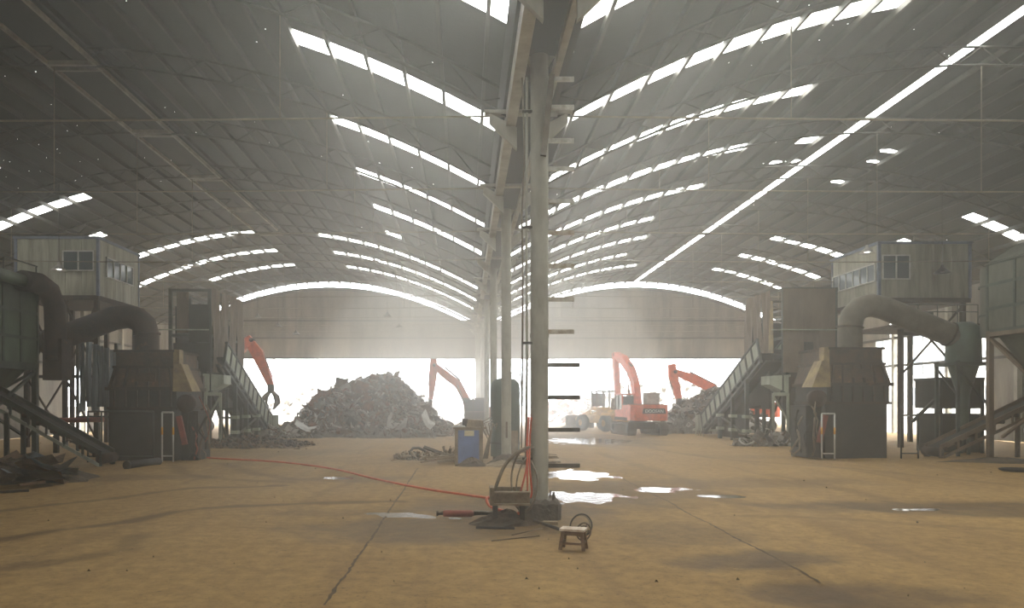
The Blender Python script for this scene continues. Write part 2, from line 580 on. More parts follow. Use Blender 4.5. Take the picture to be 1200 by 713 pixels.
xs = np.concatenate([np.arange(XL - .5, -6, .2), np.arange(-6, 9, .08), np.arange(9, XR + .6, .2)]); ys = np.array(axis_lines(3.0, YE + 2, 0, .07, .009))
GX, GY = np.meshgrid(xs, ys)
nx, ny = len(xs), len(ys)
rng = np.random.RandomState(4)
wob = sum(np.sin(GX * a + GY * b + c_) * d for a, b, c_, d in ((.7, .31, 1, .02), (1.9, 1.1, 2, .01), (.4, 2.3, 4, .008), (3.1, .9, 5, .006)))
jit = .12 * np.sin(GX * 3.1 + GY * 1.7) + .1 * np.sin(GX * 1.3 - GY * 4.1) + .08 * np.sin(GX * 7 + GY * 6)
wear = np.zeros_like(GX)
TRACKS = [  # (picture polyline, half width m, strength)
    ([(0, 598), (90, 588), (180, 578), (250, 571), (330, 568)], .16, .7),
    ([(0, 632), (100, 617), (200, 602), (290, 592), (370, 588), (470, 586)], .18, .8),
    ([(0, 667), (70, 657), (140, 644), (160, 628)], .2, .55),
    ([(205, 545), (215, 555), (260, 561), (340, 565)], .2, .5),
    ([(262, 543), (290, 553), (350, 562)], .2, .45),
    ([(420, 560), (380, 575), (340, 600)], .14, .3),
    ([(760, 525), (860, 540), (1000, 548), (1200, 570)], .22, .4),
    ([(880, 605), (1000, 607), (1200, 620)], .16, .35),
    ([(900, 556), (980, 570), (1060, 590)], .2, .35),
    ([(700, 530), (800, 560), (880, 600)], .22, .3),
    ([(900, 660), (985, 700), (1060, 713)], .35, .5),
]
for pl, hw, st in TRACKS:
    g = [ground(*p) for p in pl]
    d = np.min([seg_dist(GX, GY, g[i], g[i + 1]) for i in range(len(g) - 1)], axis=0) + jit * hw * 2
    wear = np.maximum(wear, st * np.clip(1.4 - np.abs(d) / hw, 0, 1))
    if hw > .13:
        d2 = d - .0
damp = np.zeros_like(GX)
DAMP = [  # (centre, half extent across/along in metres, strength)
    ((500, 618), 1.9, 1.2, .9), ((585, 595), 2.1, 1.6, .9), ((690, 580), 1.8, 2.0, .8), ((745, 575), 2.0, 2.2, .7),
    ((870, 565), 3.2, 1.0, .55), ((880, 655), 1.0, .5, .9), ((800, 625), 1.1, .9, .5), ((960, 690), .8, .45, .9),
    ((1080, 592), 3.0, .75, 1.0), ((1180, 600), 1.5, .5, .9), ((700, 515), 3.0, 6.0, .9), ((640, 610), 1.2, .8, .7),
    ((420, 560), 1.8, .8, .6), ((390, 600), 1.0, .5, .4), ((1040, 700), 1.2, .4, .7), ((120, 560), 3, .7, .5),
    ((560, 540), 4, 2.0, .4), ((900, 535), 3.0, 1.0, .35), ((300, 530), 4, 2, .4),
]
for (p, ex, ey, st) in DAMP:
    gx, gy = ground(*p)
    r = np.sqrt(((GX - gx) / ex) ** 2 + ((GY - gy) / ey) ** 2) + jit * .9
    damp = np.maximum(damp, st * np.clip((1.25 - r) * 1.9, 0, 1))
PUDDLE_Z = -.045
PUDDLES = [  # picture centre, half extents in metres, label
    (500, 601, 1.05, .42, 'shallow puddle under the rusty gas cylinder'),
    (560, 599, .7, .4, 'shallow puddle beside the steel channel'),
    (676, 581, 1.15, 1.0, 'bright puddle beside the near column'),
    (672, 555, 1.15, 1.5, 'long bright puddle beyond the near column'),
    (690, 516, 2.2, 3.2, 'wide wet patch before the wheel loader'),
    (772, 572, .75, .5, 'thin puddle on the open floor past the bright puddle'),
    (845, 580, .55, .35, 'small thin puddle by the curved tyre mark'),
    (1076, 595, .5, .22, 'small puddle in the dark damp streak'),
    (393, 559, .5, .3, 'small pale puddle beside the long orange hose'),
]
nz_f = sum(np.sin(GX * a + GY * b + c_) * d for a, b, c_, d in ((5.1, 2.3, 1, .3), (9.7, -4.1, 2, .25), (3.3, 6.1, 3, .3), (14, 9, 4, .15)))
H = wob - .02 - .012 * damp
for (px, py, ex, ey, _) in PUDDLES:
    gx, gy = ground(px, py)
    r = np.sqrt(((GX - gx) / ex) ** 2 + ((GY - gy) / ey) ** 2)
    k = np.clip((1.7 - r) / .5, 0, 1)
    H = H * (1 - k) + k * (PUDDLE_Z + (r - .85 + .55 * nz_f) * .025)
verts = np.stack([GX, GY, H], -1).reshape(-1, 3)
idx = np.arange(nx * ny).reshape(ny, nx)
faces = np.stack([idx[:-1, :-1], idx[:-1, 1:], idx[1:, 1:], idx[1:, :-1]], -1).reshape(-1, 4)
fm = bpy.data.meshes.new('floor')
fm.vertices.add(len(verts)); fm.vertices.foreach_set('co', verts.ravel())
fm.loops.add(faces.size); fm.loops.foreach_set('vertex_index', faces.ravel())
fm.polygons.add(len(faces)); fm.polygons.foreach_set('loop_start', np.arange(len(faces)) * 4)
fm.polygons.foreach_set('use_smooth', np.ones(len(faces), bool))
fm.update(calc_edges=True)
ca = fm.color_attributes.new('stains', 'FLOAT_COLOR', 'POINT')
colr = np.stack([wear, damp, np.zeros_like(wear), np.ones_like(wear)], -1).reshape(-1, 4).astype(np.float32)
ca.data.foreach_set('color', colr.ravel())


def floor_material():
    m = bpy.data.materials.new('packed_dirt_floor')
    m.use_nodes = True
    nt = m.node_tree; N = nt.nodes; L = nt.links
    b = N['Principled BSDF']
    tc = N.new('ShaderNodeTexCoord')
    def noise(scale, detail=6, rough=.6, vec=None):
        n = N.new('ShaderNodeTexNoise'); n.inputs['Scale'].default_value = scale
        n.inputs['Detail'].default_value = detail; n.inputs['Roughness'].default_value = rough
        L.new(vec or tc.outputs['Object'], n.inputs['Vector']); return n.outputs['Fac']
    def ramp(fac, stops):
        r = N.new('ShaderNodeValToRGB'); e = r.color_ramp.elements
        while len(e) < len(stops): e.new(.5)
        for k, (p, c_) in enumerate(stops):
            e[k].position = p; e[k].color = (*lin(c_), 1)
        L.new(fac, r.inputs[0]); return r.outputs[0]
    def mix(fac, a, b_):
        x = N.new('ShaderNodeMix'); x.data_type = 'RGBA'
        if isinstance(fac, float): x.inputs[0].default_value = fac
        else: L.new(fac, x.inputs[0])
        L.new(a, x.inputs[6])
        if isinstance(b_, tuple): x.inputs[7].default_value = (*lin(b_), 1)
        else: L.new(b_, x.inputs[7])
        return x.outputs[2]
    def mth(op, a, b_):
        x = N.new('ShaderNodeMath'); x.operation = op
        for i, q in enumerate((a, b_)):
            if isinstance(q, (int, float)): x.inputs[i].default_value = q
            else: L.new(q, x.inputs[i])
        x.use_clamp = True
        return x.outputs[0]
    base = ramp(noise(.35, 8, .65), [(.3, (130, 102, 60)), (.5, (150, 120, 74)), (.7, (170, 140, 90))])
    fine = ramp(noise(5, 8, .7), [(.3, (94, 72, 44)), (.62, (172, 140, 90))])
    c_ = mix(.5, base, fine)
    mp = N.new('ShaderNodeMapping'); mp.inputs['Scale'].default_value = (2.6, .16, 1); mp.inputs['Rotation'].default_value = (0, 0, .25)
    L.new(tc.outputs['Object'], mp.inputs[0])
    st = ramp(noise(.6, 6, .6, mp.outputs[0]), [(.52, (0, 0, 0)), (.72, (255, 255, 255))])
    c_ = mix(mth('MULTIPLY', st, .5), c_, (112, 88, 60))
    sp = ramp(noise(22, 3, .6), [(.6, (0, 0, 0)), (.66, (255, 255, 255))])
    c_ = mix(mth('MULTIPLY', sp, .5), c_, (78, 62, 44))
    at = N.new('ShaderNodeAttribute'); at.attribute_name = 'stains'
    sx = N.new('ShaderNodeSeparateColor'); L.new(at.outputs['Color'], sx.inputs[0])
    rough_n = noise(3.2, 6, .7)
    w = mth('MULTIPLY', sx.outputs[0], mth('MULTIPLY_ADD', rough_n, 1.3))
    c_ = mix(mth('MULTIPLY', w, .95), c_, (80, 62, 42))
    d = mth('MULTIPLY', sx.outputs[1], mth('ADD', rough_n, .35))
    c_ = mix(mth('MULTIPLY', d, .85), c_, (74, 58, 41))
    L.new(c_, b.inputs['Base Color'])
    rr = N.new('ShaderNodeMapRange'); L.new(d, rr.inputs[0])
    rr.inputs[3].default_value = .92; rr.inputs[4].default_value = .72
    L.new(rr.outputs[0], b.inputs['Roughness'])
    b.inputs['Specular IOR Level'].default_value = .3
    bp = N.new('ShaderNodeBump'); bp.inputs['Strength'].default_value = .55; bp.inputs['Distance'].default_value = .04
    L.new(noise(6, 8, .7), bp.inputs['Height'])
    L.new(bp.outputs[0], b.inputs['Normal'])
    return m


fm.materials.append(floor_material())
floor = link(bpy.data.objects.new('floor', fm), kind='structure', label='packed brown dirt floor with tyre tracks and damp patches')
MB().box(XL - .5, XR + .5, YB - 20, 3.05, -.3, -.03).build('floor_behind', M['tan'], None, kind='structure')
M['joint'] = material('dirt_filled_joint', (66, 52, 36), (84, 66, 46), 6, .95)
def floor_at(x, y):
    i = int(np.clip(np.searchsorted(xs, x), 1, nx - 1)); j = int(np.clip(np.searchsorted(ys, y), 1, ny - 1))
    return float(max(H[j, i], H[j - 1, i], H[j, i - 1], H[j - 1, i - 1]))
rj = random.Random(6)
for pl in ([(730, 560), (790, 592), (880, 640), (968, 684)], [(490, 548), (440, 620), (378, 716)]):
    g = [ground(*p) for p in pl]; pts = []
    for a, b_ in zip(g[:-1], g[1:]):
        m_ = max(2, int(math.dist(a, b_) / .12))
        pts += [(a[0] + (b_[0] - a[0]) * q / m_ + rj.uniform(-.012, .012), a[1] + (b_[1] - a[1]) * q / m_) for q in range(m_)]
    v = []
    for x, y in pts:
        w = rj.uniform(.009, .024); z = floor_at(x, y) + .002
        v += [(x - w, y, z), (x + w, y, z)]
    MB().add(v, [(2 * q, 2 * q + 1, 2 * q + 3, 2 * q + 2) for q in range(len(pts) - 1)]).build('slab_joint', M['joint'], floor)
# the yard outside
M['yard'] = material('pale_yard_ground', (176, 166, 150), (150, 140, 124), .5, .9, 0, .3, 4)
yd = MB(); yd.box(-160, 200, YE + 1.6, 260, -.4, -.06)
yd.box(XR + .4, 200, -40, YE + 1.7, -.4, -.07); yd.box(-160, XL - .4, -40, YE + 1.7, -.4, -.07)
yd.build('ground_yard', M['yard'], None, kind='structure')
# ================================================================== columns of the middle row
CX = 1.29
def column(Y, label, near=False):
    r = .155
    t = structure('column', label, (CX, Y, 0))
    MB().lathe([(r, -.05), (r, 8.3)], n=20).build('shaft', M['column'], t)
    cp = MB(); cp.box(-.24, .24, -.24, .24, 8.26, 8.34)
    for s in (-1, 1):
        cp.prism([(s * .1, 8.26), (s * .4, 8.26), (s * .4, 8.2), (s * .1, 7.7)], -.02, .02, 'xz')
    cp.build('head_plate', M['column'], t)
    cl = MB().lathe([(r + .012, 3.1), (r + .012, 3.16)], n=20)
    cl.lathe([(r + .012, 5.2), (r + .012, 5.26)], n=20)
    cl.build('weld_collar', M['column'], t)
    return t


cn = column(12.84, 'tall pale green pipe column nearest the viewer with flat bars on one side', True)
rb = random.Random(2)
plinth = MB()
n = 28
lo = []; hi = []; mid = []
for k in range(n):
    a = 2 * PI * k / n
    q = 1 / max(abs(math.cos(a)), abs(math.sin(a)))
    rr = min(q, 1.25)
    lo.append((.36 * rr * math.cos(a) + rb.uniform(-.015, .015), .36 * rr * math.sin(a), -.06))
    mid.append((.35 * rr * math.cos(a) + rb.uniform(-.015, .015), .35 * rr * math.sin(a), .24 + rb.uniform(-.03, .03)))
    hi.append((.29 * rr * math.cos(a), .29 * rr * math.sin(a), .31 + rb.uniform(-.03, .03)))
f = []
for A in (0, n):
    f += [(A + k, A + (k + 1) % n, A + n + (k + 1) % n, A + n + k) for k in range(n)]
f.append(tuple(range(2 * n, 3 * n)))
plinth.add(lo + mid + hi, f).build('plinth', M['concrete'], cn)
for sx, sy in ((-1, -1), (1, -1), (1, 1), (-1, 1), (1.15, -.2)):
    MB().tube([(.21 * sx, .21 * sy, .2), (.215 * sx, .21 * sy, .42)], .014, 6).build('anchor_bolt', M['rust'], cn)
M['rungpale'] = material('pale_bar', (214, 214, 206), (170, 166, 152), 6, .55)
M['rungtan'] = material('tan_bar', (196, 190, 172), (150, 132, 106), 7, .6)
M['rungdark'] = material('dark_bar', (92, 88, 80), (70, 62, 52), 5, .7)
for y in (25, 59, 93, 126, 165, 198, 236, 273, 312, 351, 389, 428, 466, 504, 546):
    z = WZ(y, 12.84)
    mt = M['rungpale'] if y < 240 else M['rungtan'] if y < 420 else M['rungdark']  # bars coloured by height: pale high up, tan midway, dark low down
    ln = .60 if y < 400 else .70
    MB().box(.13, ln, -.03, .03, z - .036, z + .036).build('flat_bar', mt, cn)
MB().bar((.2, -.13, 7.6), (.05, -.17, 6.2), .1, .09).build('downpipe', M['hose'], cn)
MB().tube([(-.24, -.05, .9), (-.22, -.05, 2.5), (-.23, -.05, 5), (-.22, -.05, 7.6)], .022, 8).build('conduit', M['column'], cn)
MB().tube([(-.30, -.02, 1.9), (-.29, -.02, 4.4), (-.31, -.05, 5.2), (-.26, -.05, 6.3), (-.30, -.03, 7.6)], .016, 6).build('cable', M['hose'], cn)
for z in (1.0, 3.0, 5.0, 7.0):
    MB().box(-.3, -.1, -.08, -.02, z - .02, z + .02).build('conduit_clamp', M['truss'], cn)
c2 = column(23.14, 'second pale pipe column standing in front of the green tank')
mud = MB(); n = 14
ring = [[(.62 * (1 - k / 4) ** .8 * (1 + .18 * math.sin(3 * a + k)) * math.cos(a) + .1 * math.cos(a), .5 * (1 - k / 4) ** .8 * math.sin(a) + .1 * math.sin(a), .42 * k / 4 - .05 + rb.uniform(-.03, .03))
         for a in [2 * PI * q / n for q in range(n)]] for k in range(5)]
f = [(i * n + k, i * n + (k + 1) % n, (i + 1) * n + (k + 1) % n, (i + 1) * n + k) for i in range(4) for k in range(n)]
mud.add(sum(ring, []), f).build('mud_skirt', M['dirt'], c2)
MB().box(-.03, .03, -.19, -.15, .85, 1.35).build('nameplate', M['rust2'], c2)
column(33.44, 'third pale pipe column of the middle row')
column(43.74, 'fourth pale pipe column of the middle row, deep in the haze')
column(54.04, 'fifth pale pipe column of the middle row before the gable wall')


# ================================================================== shredder lines
def hood(side, x0, x1, Yf, top, base=-.02):
    """rust-brown shredder hood; x0..x1 is the width of the top box"""
    d = -1 if side == 'left' else 1
    w = x1 - x0
    t = thing('shredder_hood', 'rusted shredder hood with ribbed flanks under the %s bent duct' % ('dark rusty' if d < 0 else 'brown-grey'), 'shredder', ((x0 + x1) / 2, Yf, 0))
    h = w / 2
    Z = [top, top - .52, top - 1.25, top - 1.9]
    MB().box(-h, h, 0, 2.2, Z[1], Z[0]).build('top_box', M['rusthood'], t)
    MB().hexa([(-h - .2, -.2, Z[2]), (h + .2, -.2, Z[2]), (h + .2, 2.4, Z[2]), (-h - .2, 2.4, Z[2])],
              [(-h - .04, -.04, Z[1]), (h + .04, -.04, Z[1]), (h + .04, 2.24, Z[1]), (-h - .04, 2.24, Z[1])]).build('flared_shell', M['rusthood'], t)
    MB().box(-h - .16, h + .16, -.14, 2.3, Z[3], Z[2]).build('lower_shell', M['dark'], t)
    MB().box(-h - .2, h + .1, -.1, 2.3, base, Z[3]).build('housing', M['dark'], t)
    MB().box(-h - .06, h + .06, -.07, 2.27, Z[0] - .03, Z[0] + .05).build('top_flange', M['rust'], t)
    MB().box(-h - .08, h + .08, -.1, 2.3, Z[1] - .05, Z[1] + .03).build('flange', M['rust'], t)
    MB().box(-h - .26, h + .26, -.26, 2.4, Z[2] - .06, Z[2] + .05).build('flange', M['rust'], t)
    MB().box(-h - .22, h + .22, -.2, 2.35, Z[3] - .05, Z[3] + .04).build('flange', M['rust'], t)
    for k in range(6):
        x = -h + .1 + (2 * h - .2) * k / 5
        MB().bar((x * 1.16, -.22, Z[2]), (x, -.06, Z[1]), .05, .08).build('rib', M['rust'], t)
        MB().box(x * 1.1 - .025, x * 1.1 + .025, -.2, -.13, Z[3], Z[2]).build('rib', M['rust'], t)
    # hatch, side cheek
    MB().bar((.1, -.17, Z[1] - .2), (.1, -.2, Z[1] - .5), .7, .03, up=(0, 1, 0)).build('hatch', M['rusthood'], t)
    s = 1 if d < 0 else -1
    ck = MB(); ck.hexa([(s * (h + .1), -.3, Z[2] - .1), (s * (h + .75), -.3, Z[2] - .1), (s * (h + .75), .5, Z[2] - .1), (s * (h + .1), .5, Z[2] - .1)],
                       [(s * (h + .05), -.1, Z[1] + .1), (s * (h + .3), -.1, Z[1] + .1), (s * (h + .3), .5, Z[1] + .1), (s * (h + .05), .5, Z[1] + .1)])
    M.setdefault('ochre', material('ochre_rusty_plate', (150, 130, 84), (110, 92, 66), 2.2, .75, .1, .1, 8, c3=(126, 120, 104)))
    ck.build('cheek_plate', M['ochre'], t)
    MB().box(s * (h + .12) - .1, s * (h + .12) + .1, -.05, .3, Z[1] + .05, Z[0] + .06).build('cheek_post', M['ochre'], t)
    # tangled drive side: bearing, ram, pipes
    MB().lathe([(.02, -.25), (.3, -.25), (.3, .05), (.2, .12), (.02, .12)], (s * (h + .5), 0, Z[3] + .15), 18, 'y').build('bearing', M['rust'], t)
    MB().box(s * (h + .55) - .28, s * (h + .55) + .28, 0, 1.2, .0, Z[3] - .1).build('bearing_stand', M['dark'], t)
    rq = random.Random(11 + d)
    for k in range(9):
        x = s * (h + rq.uniform(.2, 1.25)); z = rq.uniform(.9, 2.3)
        pts = [(x, -.25 + rq.uniform(0, .2), z)]
        for q in range(4):
            pts.append((pts[-1][0] + s * rq.uniform(-.15, .2), -.3 + rq.uniform(0, .3), max(.05, pts[-1][2] - rq.uniform(.15, .5))))
        MB().tube(pts, rq.choice([.02, .03, .04]), 6).build('hydraulic_pipe', M[rq.choice(['rust2', 'hose', 'dark', 'redsteel'])], t)
    MB().bar((s * (h + .35), -.42, 1.5), (s * (h + .55), -.4, .55), .16, .16).build('ram', M['redsteel'], t)
    return t


HLX = WX(128, 24.8), WX(200, 24.8)
hood('left', WX(136, 24.8), WX(203, 24.8), 24.8, WZ(412, 24.8))
hood('right', WX(972, 26), WX(1034, 26), 26, WZ(409, 26))


def duct(name, label, pts, r, mat, fl):
    t = thing(name, label, 'duct')
    MB().tube(pts, r, 18, cap=False).build('duct_wall', mat, t)
    for i in fl:
        a = Vector(pts[i]); b = Vector(pts[min(i + 1, len(pts) - 1)]); c_ = Vector(pts[i - 1])
        d = ((b - c_) if 0 < i < len(pts) - 1 else (b - a if i == 0 else a - c_)).normalized()
        MB().tube([a - d * .03, a + d * .03], r * 1.1, 18).build('flange', M['rust'], t)
    return t


def pix_path(l, Y): return [(WX(x, y_), y_, WZ(y, y_)) for x, y, y_ in [(p[0], p[1], Y if len(p) < 3 else p[2]) for p in l]]


duct('bent_duct', 'dark rusty bent duct rising from the hood beside the green dust collector',
     pix_path([(172, 412), (172, 392), (169, 381), (161, 374), (150, 371), (134, 373), (110, 382), (85, 391), (60, 400), (50, 403)], 26), .42, M['rust'], [0, 1, 8])
duct('bent_duct', 'brown-grey bent duct curving from the hood to the green cyclone box',
     pix_path([(996, 409), (996, 384), (999, 370), (1008, 361), (1021, 358), (1035, 361), (1060, 371), (1090, 383), (1112, 392), (1130, 399)], 27.2), .42, M['ductgrey'], [0, 1, 8])


def railing(name, label, pts, h, mat, marks=False, mid=True):
    t = thing(name, label, 'railing')
    for k, p in enumerate(pts):
        MB().tube([p, (p[0], p[1], p[2] + h)], .03, 8).build('post', mat, t)
        if marks: MB().tube([(p[0], p[1], p[2] + h * .55), (p[0], p[1], p[2] + h * .7)], .034, 8).build('yellow_band', M['marker'], t)
    MB().tube([(p[0], p[1], p[2] + h) for p in pts], .03, 8).build('top_rail', mat, t)
    if mid: MB().tube([(p[0], p[1], p[2] + h * .12) for p in pts], .022, 8).build('mid_rail', mat, t)
    return t


railing('guard_rail', 'white pipe guard frame with yellow bands before the dark rusty hood',
        [(WX(190, 24.2), 24.2, 0), (WX(203, 24.2), 24.2, 0)], 1.62, M['white'], True)
railing('guard_rail', 'long dark guard rail in front of the dark rusty hood',
        [(WX(103, 24.0), 24.0, 0), (WX(119, 24.0), 24.0, 0), (WX(180, 24.0), 24.0, 0)], 1.65, M['frame'])
railing('guard_rail', 'white pipe guard frame before the hood with the brown-grey duct',
        [(WX(963, 25.4), 25.4, 0), (WX(978, 25.4), 25.4, 0)], 1.55, M['white'], True)
railing('guard_rail', 'long grey guard rail running from the brown-grey duct hood to the conveyor foot',
        [(WX(1056, 25.6), 25.6, 0), (WX(1076, 25.6), 25.6, 0), (WX(1015, 25.6), 25.6, 0)][:2] , 1.5, M['frame'])


# ---- sheet-clad towers that carry the feed chutes
def tower(side, x_in, x_out, y0, y1, top, zside, label, front):
    """x_in is the face towards the middle of the hall"""
    t = thing('feed_tower', label, 'tower', (0, 0, 0))
    xa, xb = min(x_in, x_out), max(x_in, x_out)
    d = 1 if x_in > x_out else -1
    rq = random.Random(17 + d)
    for x in (xa, xb):
        for y in (y0, (y0 + y1) / 2, y1):
            MB().box(x - .07, x + .07, y - .07, y + .07, -.03, top).build('post', M['frame'], t)
    for z in (2.6, 4.9, top - .06):
        for x in (xa, xb):
            MB().box(x - .05, x + .05, y0, y1, z - .06, z + .06).build('beam', M['frame'], t)
        for y in (y0, y1):
            MB().box(xa, xb, y - .05, y + .05, z - .06, z + .06).build('beam', M['frame'], t)
    MB().bar((xa, y0, 2.6), (xb, y0, .2), .09).build('brace', M['frame'], t)
    MB().bar((x_in, y0, 2.6), (x_in, (y0 + y1) / 2, .2), .09).build('brace', M['frame'], t)
    # standing rusty sheets on the face towards the middle
    ns = 4; st = (y1 - y0) / ns
    for k in range(ns):
        if side == 'right' and k == 0: continue
        sb = MB(); a, b_ = y0 + k * st + .03, y0 + (k + 1) * st - .03
        low = zside + (0 if k < 2 else .35) + rq.uniform(-.08, .08)
        nz = 6; v = []
        for zi in range(nz + 1):
            z = low + (top + .05 - low) * zi / nz
            for yi in range(4):
                wv = .05 * math.sin(yi * 2.1 + zi * .9 + k * 2) + rq.uniform(-.01, .01)
                v.append((x_in + d * (.1 + wv), a + (b_ - a) * yi / 3 + .03 * math.sin(zi + k), z))
        f = [(zi * 4 + yi, zi * 4 + yi + 1, (zi + 1) * 4 + yi + 1, (zi + 1) * 4 + yi) for zi in range(nz) for yi in range(3)]
        ob = sb.add(v, f).build('hung_sheet', M['rust2'], t)
        md = ob.modifiers.new('thick', 'SOLIDIFY'); md.thickness = .02
    if side == 'right':
        ob = MB().hexa([(x_in - .12, y0 + .85, zside), (x_in - .08, y0 + .85, zside), (x_in - .08, y0 + 1.35, zside), (x_in - .12, y0 + 1.35, zside)],
                       [(x_in - .12, y0 + .95, top - .5), (x_in - .08, y0 + .95, top - .5), (x_in - .08, y0 + 1.4, top - .4), (x_in - .12, y0 + 1.4, top - .4)]).build('hung_sheet', M['ochre'], t)
    for (xl, xr, zl, zh, mt) in front:
        MB().box(xl, xr, y0 - .1, y0 - .07, zl, zh).build('front_sheet', M[mt], t)
    MB().box(xa + .1, xb - .1, y1 - .3, y1 - .2, 2.6, top - 1.2).build('back_sheet', M['dark'], t)
    MB().box(x_out - .03, x_out + .03, y0 + .6, y1, 2.6, top - .7).build('outer_sheet', M['dark'], t)
    # chute with its hopper
    xm = (xa + xb) / 2
    MB().hexa([(xm - .5, y0 + .1, 1.2), (xm + .5, y0 + .1, 1.2), (xm + .5, y0 + 1.4, 1.2), (xm - .5, y0 + 1.4, 1.2)],
              [(xa + .12, y0 + .2, 4.4), (xb - .12, y0 + .2, 4.4), (xb - .12, y1 - .4, 4.4), (xa + .12, y1 - .4, 4.4)]).build('chute', M['dark'], t)
    MB().hexa([(x_in - d * .25, y0 - .2, 2.3), (x_in + d * .55, y0 + .2, 2.75), (x_in + d * .55, y0 + 1.2, 2.75), (x_in - d * .25, y0 + 1.2, 2.3)],
              [(x_in - d * .25, y0 - .2, 3.2), (x_in + d * .55, y0 + .2, 3.15), (x_in + d * .55, y0 + 1.2, 3.15), (x_in - d * .25, y0 + 1.2, 3.2)]).build('pale_hopper', M['conveyor'], t)
    # white stand in front
    for (dx, dy) in ((-.1, -.25), (.5, -.1)):
        MB().box(x_in + d * dx - .05, x_in + d * dx + .05, y0 + dy - .05, y0 + dy + .05, -.02, 2.35).build('stand_post', M['conveyor'], t)
    MB().bar((x_in - d * .1, y0 - .25, 1.1), (x_in + d * .5, y0 - .1, 2.2), .08).build('stand_brace', M['conveyor'], t)
    MB().bar((x_in - d * .1, y0 - .25, 2.3), (x_in + d * .5, y0 - .1, 2.3), .16).build('stand_beam', M['conveyor'], t)
    MB().box(x_in - d * .28 - .1, x_in - d * .28 + .1, y0 - .35, y0 - .15, -.02, 3.1).build('rusty_post', M['rust'], t)
    # drive: motor, gearbox, cable knot
    MB().box(xm - .3, xm + .45, y0 - .5, y0 + .05, 2.5, 3.3).build('gearbox', M['greygreen'], t)
    MB().lathe([(.02, -.42), (.24, -.42), (.24, .3), (.02, .3)], (xm + .1, y0 - .3, 3.55), 16, 'x').build('motor', M['greygreen'], t)
    MB().box(xm - .5, xm + .4, y0 - .45, y0, -.02, 2.5).build('drive_stand', M['rust'], t)
    for k in range(10):
        x = xm + rq.uniform(-.7, .7); pts = [(x, y0 - .55, rq.uniform(1.6, 3.2))]
        for q in range(5):
            pts.append((pts[-1][0] + rq.uniform(-.18, .18), y0 - .6 + rq.uniform(-.1, .1), max(.1, pts[-1][2] - rq.uniform(.1, .5))))
        MB().tube(pts, rq.choice([.018, .025, .035]), 5).build('cable', M[rq.choice(['hose', 'rust2', 'black', 'ochre'])], t)
    MB().tube([(xa - .6, y0 - .15, WZ(387, y0)), (xb, y0 - .15, WZ(387, y0))], .03, 6).build('rail', M['conveyor'], t)
    return t


tower('left', WX(246, 32.7), WX(200, 32.7), 32.7, 37.3, 6.95, 3.3,
      'open sheet-hung feed tower with grey cloth-like rusty sheets beside the dark bent duct',
      [(WX(207, 32.6), WX(221, 32.6), 5.0, 6.8, 'rust2'), (WX(222, 32.6), WX(245, 32.6), 4.6, 6.25, 'dark'), (WX(203, 32.6), WX(246, 32.6), 3.3, 4.55, 'dark')])
tower('right', WX(918, 34), WX(979, 34), 34.0, 38.4, 7.2, 3.6,
      'closed brown sheet-clad feed tower beside the brown-grey bent duct',
      [(WX(918, 33.9), WX(942, 33.9), 3.3, 7.15, 'rust2'), (WX(942.3, 33.9), WX(960, 33.9), 4.7, 7.15, 'rust2'), (WX(942.3, 33.9), WX(953, 33.9), 3.4, 4.7, 'dark'),
       (WX(953, 33.9), WX(960, 33.9), 3.4, 4.7, 'rust2'), (WX(960.3, 33.9), WX(979, 33.9), 3.4, 7.15, 'rust2')])


